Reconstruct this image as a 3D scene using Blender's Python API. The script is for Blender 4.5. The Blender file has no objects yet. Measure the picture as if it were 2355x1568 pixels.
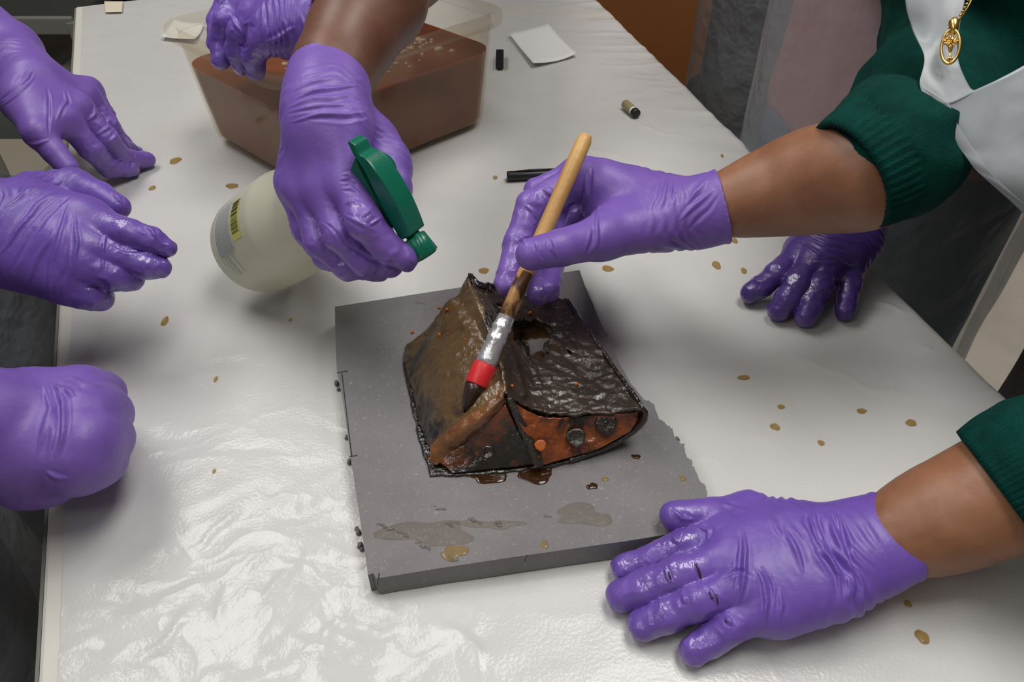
import bpy, bmesh, math, random
import numpy as np
from mathutils import Vector, Matrix

C = bpy.context.scene.collection
SC = bpy.context.scene
random.seed(7); np.random.seed(7)

# ------------------------------------------------------------------ camera
FOC, PITCH, TZ, H = 1750.0, math.radians(41.4), 0.75, 0.45     # TZ table height, H camera height over the table
sp, cp = math.sin(PITCH), math.cos(PITCH)
CAM = np.array([0.0, 0.0, TZ + H])
cam_d = bpy.data.cameras.new('camera'); cam = bpy.data.objects.new('camera', cam_d); C.objects.link(cam)
cam.location = CAM; cam.rotation_euler = (math.pi/2 - PITCH, 0, 0)
cam_d.sensor_width = 36.0; cam_d.lens = 36.0*FOC/2355.0; cam_d.clip_start = 0.01
SC.camera = cam

# ------------------------------------------------------------------ world, lights, exposure
w = bpy.data.worlds.new('world'); SC.world = w; w.use_nodes = True
w.node_tree.nodes['Background'].inputs[0].default_value = (0.80, 0.84, 0.90, 1)
w.node_tree.nodes['Background'].inputs[1].default_value = 0.25
SC.view_settings.view_transform = 'Standard'; SC.view_settings.look = 'None'
SC.view_settings.exposure = 0.50; SC.view_settings.gamma = 1.0; SC.view_settings.use_curve_mapping = False
def area(name, loc, sx, sy, power, col=(1.0, 0.985, 0.96)):
    l = bpy.data.lights.new(name, 'AREA'); l.shape = 'RECTANGLE'; l.size = sx; l.size_y = sy
    l.energy = power; l.color = col
    o = bpy.data.objects.new(name, l); C.objects.link(o); o.location = loc
    return o
CEIL = 2.62
area('ceiling_lamp_light', (-0.90, 1.15, CEIL-0.03), 0.6, 1.2, 13.0)
area('ceiling_lamp_light', (0.45, 0.55, CEIL-0.03), 0.6, 1.2, 16.0)
area('ceiling_lamp_light', (-1.15, -0.6, CEIL-0.03), 0.6, 1.2, 9.0)
area('ceiling_lamp_light', (1.5, 2.4, CEIL-0.03), 0.6, 1.2, 10.0)

# ------------------------------------------------------------------ helpers
def P(px, py, h=0.0):                      # a pixel of the photograph at height h above the table
    d = np.array([(px-1177.5)/FOC, cp-(py-784)/FOC*sp, -(sp+(py-784)/FOC*cp)])
    return CAM + d*((h-H)/d[2])
def Z(px, py, zc):                         # a pixel at a distance along the view axis
    return CAM + zc*np.array([(px-1177.5)/FOC, cp-(py-784)/FOC*sp, -(sp+(py-784)/FOC*cp)])
def proj(V):
    q = V-CAM; zc = q[:, 1]*cp-q[:, 2]*sp
    return np.stack([1177.5+FOC*q[:, 0]/zc, 784-FOC*(q[:, 1]*sp+q[:, 2]*cp)/zc], 1)
def lin(r, g, b):
    f = lambda c: ((c/255+0.055)/1.055)**2.4 if c > 10.3 else c/255/12.92
    return (f(r), f(g), f(b), 1.0)
def hash3(ix, iy, iz, s):
    n = (ix*374761393 + iy*668265263 + iz*1442695041 + s*974634773) & 0xffffffff
    n = ((n ^ (n >> 13))*1274126177) & 0xffffffff
    return ((n ^ (n >> 16)) & 0xffff)/65535.0
def vnoise(p, s=0):
    p = np.asarray(p, float); i = np.floor(p).astype(np.int64); f = p-i; f = f*f*(3-2*f)
    r = 0
    for dx in (0, 1):
        for dy in (0, 1):
            for dz in (0, 1):
                wgt = (f[:, 0] if dx else 1-f[:, 0])*(f[:, 1] if dy else 1-f[:, 1])*(f[:, 2] if dz else 1-f[:, 2])
                r = r+wgt*hash3(i[:, 0]+dx, i[:, 1]+dy, i[:, 2]+dz, s)
    return r
def fbm(p, s=0, o=3):
    p = np.asarray(p, float); return sum(vnoise(p*2**k, s+k)*0.5**k for k in range(o))/sum(0.5**k for k in range(o))

def prop(o, label=None, cat=None, group=None, kind=None):
    if label: o['label'] = label
    if cat: o['category'] = cat
    if group: o['group'] = group
    if kind: o['kind'] = kind
    return o
def empty(name, loc, label, cat, group=None):
    o = bpy.data.objects.new(name, None); C.objects.link(o); o.location = loc; o.empty_display_size = 0.05
    return prop(o, label, cat, group)
def link(name, me, mat, parent=None, smooth=True):
    o = bpy.data.objects.new(name, me); C.objects.link(o)
    if mat:
        for m in (mat if isinstance(mat, (list, tuple)) else [mat]): me.materials.append(m)
    if smooth:
        me.polygons.foreach_set('use_smooth', [True]*len(me.polygons))
    if parent is not None:
        o.parent = parent
        q = parent; off = Vector((0, 0, 0))
        while q is not None: off += q.location; q = q.parent
        o.location = -off                       # geometry is written in world coordinates
    return o
def pyd(name, V, F, mat, parent=None, smooth=True, fix=True):
    me = bpy.data.meshes.new(name); me.from_pydata([tuple(map(float, v)) for v in V], [], [tuple(int(i) for i in f) for f in F])
    if fix:
        bm = bmesh.new(); bm.from_mesh(me); bmesh.ops.recalc_face_normals(bm, faces=bm.faces); bm.to_mesh(me); bm.free()
    return link(name, me, mat, parent, smooth)
def npmesh(name, V, Q, mat, parent=None):
    me = bpy.data.meshes.new(name); n = len(Q)
    me.vertices.add(len(V)); me.vertices.foreach_set('co', np.asarray(V, np.float32).ravel())
    me.loops.add(4*n); me.loops.foreach_set('vertex_index', np.asarray(Q, np.int32).ravel())
    me.polygons.add(n); me.polygons.foreach_set('loop_start', np.arange(0, 4*n, 4, dtype=np.int32))
    me.update(calc_edges=True); me.validate()
    return link(name, me, mat, parent)
def frame_of(d):
    d = d/np.linalg.norm(d); a = np.array([0, 0, 1.0]) if abs(d[2]) < 0.9 else np.array([1.0, 0, 0])
    u = np.cross(a, d); u /= np.linalg.norm(u); return u, np.cross(d, u)
def tube(pts, radii, n=16, cap=True, u0=None, sq=None):    # tube along a polyline: V, F
    pts = [np.asarray(p, float) for p in pts]; V = []; F = []
    u = None
    for i, p in enumerate(pts):
        d = pts[min(i+1, len(pts)-1)]-pts[max(i-1, 0)]; d = d/np.linalg.norm(d)
        if u is None:
            u = frame_of(d)[0] if u0 is None else np.asarray(u0, float)
        u = u-d*np.dot(u, d); u /= np.linalg.norm(u); v = np.cross(d, u)
        r = radii[i] if hasattr(radii[i], '__len__') else (radii[i], radii[i])
        for k in range(n):
            a = 2*math.pi*k/n
            V.append(p+u*math.cos(a)*r[0]+v*math.sin(a)*r[1])
    for i in range(len(pts)-1):
        for k in range(n):
            F.append((i*n+k, i*n+(k+1) % n, (i+1)*n+(k+1) % n, (i+1)*n+k))
    if cap:
        F.append(tuple(range(n))); F.append(tuple(range((len(pts)-1)*n, len(pts)*n)))
    return V, F
class MB:
    def __init__(s): s.V = []; s.F = []
    def add(s, V, F):
        k = len(s.V); s.V += [np.asarray(v, float) for v in V]; s.F += [tuple(i+k for i in f) for f in F]; return s
    def build(s, name, mat, parent=None, smooth=False): return pyd(name, s.V, s.F, mat, parent, smooth)
def box(x0, x1, y0, y1, z0, z1):
    V = [(x, y, z) for z in (z0, z1) for y in (y0, y1) for x in (x0, x1)]
    return V, [(0, 1, 3, 2), (4, 5, 7, 6), (0, 1, 5, 4), (2, 3, 7, 6), (0, 2, 6, 4), (1, 3, 7, 5)]
def bevel(o, wd, seg=2):
    m = o.modifiers.new('bevel', 'BEVEL'); m.width = wd; m.segments = seg; m.limit_method = 'ANGLE'; return o
def solid(o, t, off=0):
    m = o.modifiers.new('solid', 'SOLIDIFY'); m.thickness = t; m.offset = off; return o
def blob(c, rx, ry, rz, seed=0, n=18, rings=5, wob=0.25):   # flat drop with wobbly outline lying on z = c[2]
    V = [(c[0], c[1], c[2]+rz)]; F = []
    for r in range(1, rings+1):
        t = r/rings
        for k in range(n):
            a = 2*math.pi*k/n
            m = 1+wob*(math.sin(2*a+seed)*0.5+math.sin(3*a+seed*2.3)*0.35+math.sin(5*a+seed*1.7)*0.25)
            V.append((c[0]+rx*t*m*math.cos(a), c[1]+ry*t*m*math.sin(a), c[2]+rz*math.sqrt(max(0, 1-t*t))-0.0003*(r == rings)))
    for k in range(n): F.append((0, 1+k, 1+(k+1) % n))
    for r in range(rings-1):
        for k in range(n):
            F.append((1+r*n+k, 1+(r+1)*n+k, 1+(r+1)*n+(k+1) % n, 1+r*n+(k+1) % n))
    F.append(tuple(1+(rings-1)*n+k for k in range(n)))
    return V, F
def catmull(A, t):                          # A (n, ...), t array in 0..n-1
    n = len(A); i = np.clip(np.floor(t).astype(int), 0, n-2); f = (t-i).reshape((-1,)+(1,)*(A.ndim-1))
    g = lambda k: np.where(((k < 0) | (k >= n)).reshape((-1,)+(1,)*(A.ndim-1)), 2*A[np.clip(k, 0, n-1)]-A[np.clip(np.where(k < 0, -k, 2*(n-1)-k), 0, n-1)], A[np.clip(k, 0, n-1)])
    p0, p1, p2, p3 = g(i-1), g(i), g(i+1), g(i+2)
    return 0.5*((2*p1)+(-p0+p2)*f+(2*p0-5*p1+4*p2-p3)*f*f+(-p0+3*p1-3*p2+p3)*f**3)
def patch(ctrl, nu, nv):                    # ctrl (R, C, 3) -> smooth grid (nu, nv, 3)
    A = np.asarray(ctrl, float)
    B = catmull(A, np.linspace(0, len(A)-1, nu))
    return np.swapaxes(catmull(np.swapaxes(B, 0, 1), np.linspace(0, A.shape[1]-1, nv)), 0, 1)
def grid_faces(nu, nv, keep=None):
    return [(i*nv+j, i*nv+j+1, (i+1)*nv+j+1, (i+1)*nv+j) for i in range(nu-1) for j in range(nv-1) if keep is None or keep(i, j)]
def grid_normals(G):
    n = np.cross(np.gradient(G, axis=0), np.gradient(G, axis=1)); return n/np.maximum(np.linalg.norm(n, axis=2, keepdims=True), 1e-9)
def polydist(Q, line):                      # distance of points Q (n, k) to a polyline
    d = np.full(len(Q), 1e9)
    for a, b in zip(line[:-1], line[1:]):
        a = np.asarray(a, float); b = np.asarray(b, float); ab = b-a
        t = np.clip(((Q-a)@ab)/(ab@ab), 0, 1)
        d = np.minimum(d, np.linalg.norm(Q-a-t[:, None]*ab, axis=1))
    return d
def crease(Q, line, wd, wob=0.6, seed=0):      # tapered, wandering fold along a polyline: distance / width, strength
    d = np.full(len(Q), 1e9); tt_ = np.zeros(len(Q)); ls = [np.linalg.norm(np.subtract(b, a)) for a, b in zip(line[:-1], line[1:])]; L = sum(ls); acc = 0
    for (a, b), l in zip(zip(line[:-1], line[1:]), ls):
        a = np.asarray(a, float); b = np.asarray(b, float); ab = b-a
        t = np.clip(((Q-a)@ab)/(ab@ab), 0, 1); e = np.linalg.norm(Q-a-t[:, None]*ab, axis=1)
        m = e < d; d = np.where(m, e, d); tt_ = np.where(m, (acc+t*l)/L, tt_); acc += l
    st = np.sin(np.pi*np.clip(tt_, 0, 1))**0.8
    return d/(wd*(0.35+0.65*st)), st
def inside(Q, poly):
    r = np.zeros(len(Q), bool); n = len(poly)
    for i in range(n):
        x1, y1 = poly[i]; x2, y2 = poly[(i+1) % n]
        c = ((y1 > Q[:, 1]) != (y2 > Q[:, 1])) & (Q[:, 0] < (x2-x1)*(Q[:, 1]-y1)/((y2-y1) or 1e-9)+x1)
        r ^= c
    return r

# ------------------------------------------------------------------ signed-distance modelling for bodies and gloves
def sd_seg(X, a, b, ra, rb, n=None, k=1.0):
    a = np.asarray(a, np.float32); b = np.asarray(b, np.float32); ba = b-a; pa = X-a
    t = np.clip(pa@ba/max(float(ba@ba), 1e-12), 0, 1); q = pa-t[..., None]*ba
    if n is None: l = np.sqrt((q*q).sum(-1))
    else:
        qn = q@np.asarray(n, np.float32); l = np.sqrt(np.maximum((q*q).sum(-1)+qn*qn*(1/k**2-1), 0))
    return l-(ra+(rb-ra)*t)
def smin(a, b, k):
    h = np.maximum(k-np.abs(a-b), 0)/k; return np.minimum(a, b)-h*h*k*0.25
def nets(D, org, vx):                        # naive surface nets: V, Q
    S = D < 0; nx, ny, nz = D.shape
    cnt = np.zeros((nx-1, ny-1, nz-1), np.int8)
    for dx in (0, 1):
        for dy in (0, 1):
            for dz in (0, 1): cnt += S[dx:nx-1+dx, dy:ny-1+dy, dz:nz-1+dz]
    I = np.argwhere((cnt > 0) & (cnt < 8)); idx = -np.ones(cnt.shape, np.int64); idx[tuple(I.T)] = np.arange(len(I))
    acc = np.zeros((len(I), 3)); num = np.zeros(len(I))
    cs = [(a, b, c) for a in (0, 1) for b in (0, 1) for c in (0, 1)]
    for c0 in cs:
        for ax in range(3):
            if c0[ax]: continue
            c1 = list(c0); c1[ax] = 1
            d0 = D[I[:, 0]+c0[0], I[:, 1]+c0[1], I[:, 2]+c0[2]]; d1 = D[I[:, 0]+c1[0], I[:, 1]+c1[1], I[:, 2]+c1[2]]
            m = (d0 < 0) != (d1 < 0); t = np.where(m, d0/np.where(m, d0-d1, 1), 0)
            pt = np.tile(np.array(c0, float), (len(I), 1)); pt[:, ax] = t
            acc += pt*m[:, None]; num += m
    V = org+(I+acc/num[:, None])*vx
    Q = []
    for ax in range(3):
        o1, o2 = [(1, 2), (2, 0), (0, 1)][ax]
        sl0 = [slice(1, -1)]*3; sl0[ax] = slice(0, -1); sl1 = [slice(1, -1)]*3; sl1[ax] = slice(1, None)
        A, B = S[tuple(sl0)], S[tuple(sl1)]
        E = np.argwhere(A != B); base = E+1; base[:, ax] -= 1
        flip = A[tuple(E.T)]
        def cell(a, b):
            c = base.copy(); c[:, o1] -= a; c[:, o2] -= b; return idx[c[:, 0], c[:, 1], c[:, 2]]
        q = np.stack([cell(1, 1), cell(0, 1), cell(0, 0), cell(1, 0)], 1)
        q[~flip] = q[~flip][:, ::-1]; Q.append(q)
    return V, np.concatenate(Q)
def vnormals(V, Q):
    n = np.cross(V[Q[:, 2]]-V[Q[:, 0]], V[Q[:, 3]]-V[Q[:, 1]]); N = np.zeros_like(V)
    for k in range(4): np.add.at(N, Q[:, k], n)
    return N/np.maximum(np.linalg.norm(N, axis=1, keepdims=True), 1e-12)
def subdivide(V, Q):                          # quads to four, then one smoothing pass
    E = np.concatenate([Q[:, [k, (k+1) % 4]] for k in range(4)]); Es = np.sort(E, 1)
    U, inv = np.unique(Es, axis=0, return_inverse=True); inv = inv.ravel(); n, m, f = len(V), len(U), len(Q)
    W = np.concatenate([V, V[U].mean(1), V[Q].mean(1)]); e = [n+inv[k*f:(k+1)*f] for k in range(4)]; c = n+m+np.arange(f)
    NQ = np.concatenate([np.stack([Q[:, k], e[k], c, e[(k+3) % 4]], 1) for k in range(4)])
    A = np.zeros_like(W); cnt = np.zeros(len(W))
    for k in range(4):
        for j in (1, 3): np.add.at(A, NQ[:, k], W[NQ[:, (k+j) % 4]]); np.add.at(cnt, NQ[:, k], 1)
    return 0.35*W+0.65*A/cnt[:, None], NQ
def sdf_grid(fn, lo, hi, vx):
    lo = np.asarray(lo)-3*vx; hi = np.asarray(hi)+3*vx
    ax = [np.arange(lo[i], hi[i]+vx, vx, dtype=np.float32) for i in range(3)]
    X = np.stack(np.meshgrid(*ax, indexing='ij'), -1)
    return nets(fn(X), lo, vx)
def unit(v): v = np.asarray(v, float); return v/np.linalg.norm(v)

def K(a, b, c): return P(a, b, c*.001) if c >= 0 else Z(a, b, -c*.001)      # height over the table (mm), or minus the distance along the view axis
def chain(L): return [(K(a, b, c), r*.001) for a, b, c, r in L]
def glove(name, spec, mat, parent, vx=0.0016):
    """spec: wrist (cuff end ... wrist) with radii and flatness, fingers, thumb, folds in the photograph's frame"""
    W = chain(spec['wrist']); fl = spec.get('flat', 0.72)
    F = [chain(f) for f in spec['fingers']]; T = chain(spec['thumb'])
    w0, r0 = W[-1]; mcps = [f[0][0] for f in F]
    side = unit(mcps[-1]-mcps[0]); fwd = unit(np.mean(mcps, 0)-w0); nrm = unit(np.cross(side, fwd)); nrm = nrm*(1 if nrm[2] > 0 else -1)
    nw = unit(spec['wn']) if 'wn' in spec else nrm
    cut = unit(W[0][0]-W[1][0]); cutp = W[0][0]
    if 'tilt' in spec: cut = unit(cut+np.array(spec['tilt']))
    pts = [p for p, r in W]+[p for f in F for p, r in f]+[p for p, r in T]
    lo = np.min(pts, 0)-0.045; hi = np.max(pts, 0)+0.045
    pr = spec.get('palm_r', 12)*0.001
    def fn(X):
        d = None
        for (a, ra), (b, rb) in zip(W[:-1], W[1:]):
            e = sd_seg(X, a, b, ra, rb, nw, fl); d = e if d is None else smin(d, e, 0.012)
        n = len(F)
        for i, f in enumerate(F):
            c = w0+side*(i-(n-1)/2)*spec.get('carp', 0.0125)
            e = sd_seg(X, c, f[0][0], pr*1.05, max(f[0][1]*1.12, pr*0.85)); d = smin(d, e, 0.016)
        e = sd_seg(X, T[0][0], T[1][0], T[0][1], T[1][1]); d = smin(d, e, 0.014)
        for a, b in spec.get('fill', []):
            d = smin(d, sd_seg(X, K(*a[:3]), K(*b[:3]), a[3]*.001, b[3]*.001), 0.014)
        fd = None
        for f in F+[T[1:]]:
            g = None
            for (a, ra), (b, rb) in zip(f[:-1], f[1:]):
                e = sd_seg(X, a, b, ra, rb); g = e if g is None else smin(g, e, 0.003)
            fd = g if fd is None else smin(fd, g, 0.0012)
        d = smin(d, fd, spec.get('web', 0.008))
        # cuff: cut, hollow, beaded rim
        s = (X-cutp.astype(np.float32))@cut.astype(np.float32)
        hol = sd_seg(X, W[0][0]+cut*0.03, W[0][0]-cut*spec.get('hollow', 0.018), W[0][1]-0.0034, W[0][1]*0.9-0.0036, nw, fl)
        d = d-0.0008*np.exp(-((s+0.0018)/0.0016)**2)
        return np.maximum(np.maximum(d, s), -hol)
    V, Q = sdf_grid(fn, lo, hi, vx)
    if spec.get('fine', True): V, Q = subdivide(V, Q)
    N = vnormals(V, Q); uv = proj(V); D = np.zeros(len(V))
    face = np.clip(-(N*(unit(w0-CAM))).sum(1)*2+0.6, 0, 1)
    uw = uv+np.stack([vnoise(V*70, 61)-.5, vnoise(V*70, 62)-.5], 1)*9
    for line, wd, amp in spec.get('folds', []):
        q, st = crease(uw, line, wd)
        D += amp*0.001*face*st*(1.2*np.exp(-q**1.5)-0.4*np.exp(-(q-2.0)**2))
    # slack rubber: ripples across the wrist and small crumples over the fingers
    axis = unit(W[0][0]-W[-1][0]); s = (V-w0)@axis
    lw = np.linalg.norm(W[0][0]-w0)
    wrp = fbm(V*38, 3, 2)*3.2; rip = np.sin((s/spec.get('ripl', 0.0078)+wrp)*2*math.pi)
    msk = np.exp(-((s-lw*0.12)/0.020)**2)*np.clip(fbm(V*45, 9, 2)*2.6-0.75, 0, 1)
    D += spec.get('rip', 1.0)*0.0011*rip*msk
    ft = np.min([np.linalg.norm(V-p, axis=1) for f in F for p, r in f[1:]], 0)
    D += spec.get('crum', 1.0)*0.0011*(1-np.abs(fbm(V*np.array([95, 95, 95]), 5, 2)*2-1)*2.2)*np.exp(-(ft/0.02)**2)
    D += 0.0012*(fbm(V*26, 15, 2)-0.5)
    V = V+N*D[:, None]
    o = npmesh(name, V, Q, mat, parent)
    wet = np.clip(np.exp(-(ft/0.024)**2)*1.2*spec.get('wet', 0.5), 0, 1)*np.clip(fbm(V*55, 40, 2)*3.2-1.0, 0, 1)
    at_ = o.data.attributes.new('wet', 'FLOAT', 'POINT'); at_.data.foreach_set('value', wet.astype(np.float32))
    return o
def body_sdf(name, segs, mat, parent, vx=0.004, k=0.02, disp=None, cuts=()):
    pts = np.array([p for s in segs for p in s[:2]]); rm = max(max(s[2], s[3]) for s in segs)
    def fn(X):
        d = None
        for s in segs:
            e = sd_seg(X, s[0], s[1], s[2], s[3], *(s[4:6] if len(s) > 4 else (None, 1.0))); d = e if d is None else smin(d, e, k)
        for c, n in cuts: d = np.maximum(d, (X-np.asarray(c, np.float32))@np.asarray(n, np.float32))
        return d
    V, Q = sdf_grid(fn, pts.min(0)-rm, pts.max(0)+rm, vx)
    if disp is not None: V = V+vnormals(V, Q)*disp(V)[:, None]
    return npmesh(name, V, Q, mat, parent)

# ------------------------------------------------------------------ materials
def mat(name, col, rough=0.5, col2=None, nscale=20, ramp=(0.35, 0.65), bump=0, bscale=60, coat=0, crough=0.1, metal=0,
        col3=None, n3=9, r3=(0.55, 0.65), spec=0.5, bdist=0.002, bdet=4, rvar=None, sheen=0, vec=None, trans=None):
    m = bpy.data.materials.new(name); m.use_nodes = True; nt = m.node_tree; b = nt.nodes['Principled BSDF']
    b.inputs['Base Color'].default_value = col; b.inputs['Roughness'].default_value = rough
    b.inputs['Metallic'].default_value = metal; b.inputs['Specular IOR Level'].default_value = spec
    b.inputs['Coat Weight'].default_value = coat; b.inputs['Coat Roughness'].default_value = crough
    if sheen: b.inputs['Sheen Weight'].default_value = sheen
    tc = nt.nodes.new('ShaderNodeTexCoord'); src = tc.outputs['Object']
    if vec:
        mp = nt.nodes.new('ShaderNodeMapping'); mp.inputs['Scale'].default_value = vec; nt.links.new(src, mp.inputs[0]); src = mp.outputs[0]
    def noise(s, det=4, ro=0.55, dist=0.0):
        n = nt.nodes.new('ShaderNodeTexNoise'); n.inputs['Scale'].default_value = s; n.inputs['Detail'].default_value = det
        n.inputs['Roughness'].default_value = ro; n.inputs['Distortion'].default_value = dist
        nt.links.new(src, n.inputs['Vector']); return n.outputs['Fac']
    def ramped(fac, lo, hi):
        r = nt.nodes.new('ShaderNodeMapRange'); r.inputs['From Min'].default_value = lo; r.inputs['From Max'].default_value = hi
        nt.links.new(fac, r.inputs['Value']); return r.outputs['Result']
    def mix(fac, a, c):
        x = nt.nodes.new('ShaderNodeMix'); x.data_type = 'RGBA'; nt.links.new(fac, x.inputs['Factor'])
        if hasattr(a, 'node'): nt.links.new(a, x.inputs['A'])
        else: x.inputs['A'].default_value = a
        x.inputs['B'].default_value = c; return x.outputs['Result']
    cur = col
    if col2: cur = mix(ramped(noise(nscale, 5, 0.6, 0.3), *ramp), cur, col2)
    if col3: cur = mix(ramped(noise(n3, 6, 0.65, 0.6), *r3), cur, col3)
    if hasattr(cur, 'node'): nt.links.new(cur, b.inputs['Base Color'])
    if rvar:
        r = nt.nodes.new('ShaderNodeMapRange'); r.inputs['From Min'].default_value = 0.35; r.inputs['From Max'].default_value = 0.65
        r.inputs['To Min'].default_value = rvar[0]; r.inputs['To Max'].default_value = rvar[1]
        nt.links.new(noise(rvar[2], 3), r.inputs['Value']); nt.links.new(r.outputs['Result'], b.inputs['Roughness'])
    if bump:
        bn = nt.nodes.new('ShaderNodeBump'); bn.inputs['Strength'].default_value = bump; bn.inputs['Distance'].default_value = bdist
        nt.links.new(noise(bscale, bdet), bn.inputs['Height'])
        nt.links.new(bn.outputs[0], b.inputs['Normal']); nt.links.new(bn.outputs[0], b.inputs['Coat Normal'])
    if trans is not None:                       # film: part of the light passes straight, part is scattered through
        out = nt.nodes['Material Output']; mx = nt.nodes.new('ShaderNodeMixShader'); tr = nt.nodes.new('ShaderNodeBsdfTransparent')
        tr.inputs[0].default_value = trans[1]; mx.inputs[0].default_value = trans[0]
        tl = nt.nodes.new('ShaderNodeBsdfTranslucent'); tl.inputs[0].default_value = col; m2 = nt.nodes.new('ShaderNodeMixShader'); m2.inputs[0].default_value = 0.35
        nt.links.new(b.outputs[0], m2.inputs[1]); nt.links.new(tl.outputs[0], m2.inputs[2])
        nt.links.new(m2.outputs[0], mx.inputs[1]); nt.links.new(tr.outputs[0], mx.inputs[2]); nt.links.new(mx.outputs[0], out.inputs['Surface'])
    return m
M = {}
M['floor'] = mat('floor_vinyl', lin(188, 181, 170), 0.4, lin(176, 169, 158), 8)
M['wall'] = mat('wall_paint', lin(190, 186, 178), 0.7, bump=0.1, bscale=200)
M['ceil'] = mat('ceiling_tile', lin(215, 213, 208), 0.8, bump=0.2, bscale=300)
M['laminate'] = mat('white_laminate', lin(214, 211, 202), 0.35)
M['steel'] = mat('grey_metal', lin(120, 122, 122), 0.4, metal=0.6)
M['foam_pad'] = mat('grey_foam', lin(126, 123, 124), 0.62, lin(114, 111, 112), 14, bump=0.55, bscale=900, bdist=0.0012, col3=lin(158, 154, 148), n3=420, r3=(0.60, 0.70))
M['pen_line'] = mat('pen_line', lin(52, 50, 52), 0.7)
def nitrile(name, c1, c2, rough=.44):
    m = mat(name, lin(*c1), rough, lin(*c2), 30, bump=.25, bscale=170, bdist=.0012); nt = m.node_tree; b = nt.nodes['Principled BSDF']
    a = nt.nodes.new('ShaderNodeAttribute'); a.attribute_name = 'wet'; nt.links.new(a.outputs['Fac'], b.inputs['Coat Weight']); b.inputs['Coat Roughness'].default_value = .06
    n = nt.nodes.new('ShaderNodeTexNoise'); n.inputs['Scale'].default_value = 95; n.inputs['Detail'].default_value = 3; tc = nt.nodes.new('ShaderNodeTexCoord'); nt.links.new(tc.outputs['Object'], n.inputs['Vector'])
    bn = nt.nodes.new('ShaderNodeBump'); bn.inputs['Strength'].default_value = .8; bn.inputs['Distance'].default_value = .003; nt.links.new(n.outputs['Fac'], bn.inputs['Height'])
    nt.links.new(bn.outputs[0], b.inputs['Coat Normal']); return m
M['glove'] = nitrile('nitrile', (122, 92, 178), (112, 82, 166))
M['glove_wet'] = nitrile('wet_nitrile', (112, 82, 174), (102, 74, 160), .4)
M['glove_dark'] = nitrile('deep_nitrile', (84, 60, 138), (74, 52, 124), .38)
M['skin_dark'] = mat('dark_skin', lin(112, 74, 58), 0.45, lin(98, 63, 48), 40, bump=0.12, bscale=500, bdist=0.0008)
M['skin'] = mat('brown_skin', lin(150, 104, 76), 0.45, lin(134, 90, 64), 30, bump=0.12, bscale=500, bdist=0.0008, col3=lin(126, 80, 56), n3=14, r3=(0.55, 0.75))
M['knit'] = mat('green_knit', lin(2, 62, 54), 0.9, lin(1, 50, 44), 60, bump=0.5, bscale=700, bdist=0.0015, spec=0.15)
M['pink'] = mat('pink_knit', lin(206, 146, 144), 0.85, lin(192, 132, 130), 20, bump=0.3, bscale=300)
M['jeans'] = mat('slate_trousers', lin(112, 134, 150), 0.85, lin(90, 110, 126), 10, bump=0.3, bscale=300)
M['black_cloth'] = mat('black_cloth', lin(20, 22, 26), 0.85, bump=0.3, bscale=300)
M['char'] = mat('charcoal_cloth', lin(104, 98, 97), 0.85, lin(88, 83, 82), 8, bump=0.3, bscale=300)
M['brownshirt'] = mat('navy_shirt', lin(50, 56, 76), 0.85, bump=0.3, bscale=300)
M['apron'] = mat('clear_film', lin(186, 190, 194), 0.28, bump=0.9, bscale=9, bdist=0.03, trans=(0.72, (0.95, 0.96, 0.97, 1)))
M['bib'] = mat('milky_film', lin(205, 210, 214), 0.3, bump=0.3, bscale=14, bdist=0.008, trans=(0.22, (0.95, 0.96, 0.97, 1)))
M['orange'] = mat('orange_brown_panel', lin(150, 92, 44), 0.5, lin(142, 86, 40), 6)
M['dark_metal'] = mat('dark_metal', lin(36, 40, 38), 0.5)
M['grey_plastic'] = mat('grey_plastic', lin(112, 112, 106), 0.5)
M['beige_plastic'] = mat('beige_plastic', lin(140, 132, 118), 0.55)
M['sage_plastic'] = mat('sage_plastic', lin(98, 106, 98), 0.5)
M['tub'] = mat('milky_polypropylene', lin(214, 208, 194), 0.28, trans=(0.87, (0.97, 0.95, 0.91, 1)), bump=0.1, bscale=90)
M['tub_wall'] = mat('thin_polypropylene', lin(206, 200, 186), 0.28, trans=(0.905, (0.97, 0.95, 0.91, 1)), bump=0.1, bscale=90)
M['liquid'] = mat('murky_water', lin(130, 64, 16), 0.12, lin(104, 50, 14), 12, coat=0.4, crough=0.05, bump=0.15, bscale=30, bdist=0.004)
_b = M['liquid'].node_tree.nodes['Principled BSDF']; _b.inputs['Subsurface Weight'].default_value = 1.0; _b.inputs['Subsurface Radius'].default_value = (1.0, .38, .12); _b.inputs['Subsurface Scale'].default_value = .02
M['bubble'] = mat('bubble', lin(225, 205, 175), 0.08, trans=(0.4, (1, 1, 1, 1)), coat=1.0)
M['bottle'] = mat('milky_bottle', lin(226, 226, 208), 0.3, trans=(0.12, (0.97, 0.97, 0.9, 1)), coat=0.2, crough=0.2)
M['label_clear'] = mat('pale_blue_print_panel', lin(210, 214, 206), 0.4)
M['yellow'] = mat('yellow_label', lin(216, 212, 104), 0.5)
M['ink'] = mat('ink', lin(44, 52, 40), 0.6)
M['greyink'] = mat('grey_ink', lin(130, 140, 140), 0.6)
M['green_plastic'] = mat('green_plastic', lin(10, 102, 80), 0.22, bump=0.05, bscale=300)
M['white_plastic'] = mat('white_plastic', lin(225, 225, 220), 0.35)
M['wood'] = mat('pale_wood', lin(206, 164, 98), 0.45, lin(186, 142, 80), 30, vec=(1, 1, 1), col3=lin(96, 62, 36), n3=70, r3=(0.66, 0.74), bump=0.15, bscale=200)
M['wood_dark'] = mat('stained_wood', lin(190, 142, 84), 0.4, lin(84, 50, 28), 60, (0.45, 0.56))
M['ferrule'] = mat('ferrule', lin(222, 222, 226), 0.34, metal=0.8, bump=0.8, bscale=160, bdist=0.0015)
M['red'] = mat('red_band', lin(206, 40, 44), 0.4)
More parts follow.
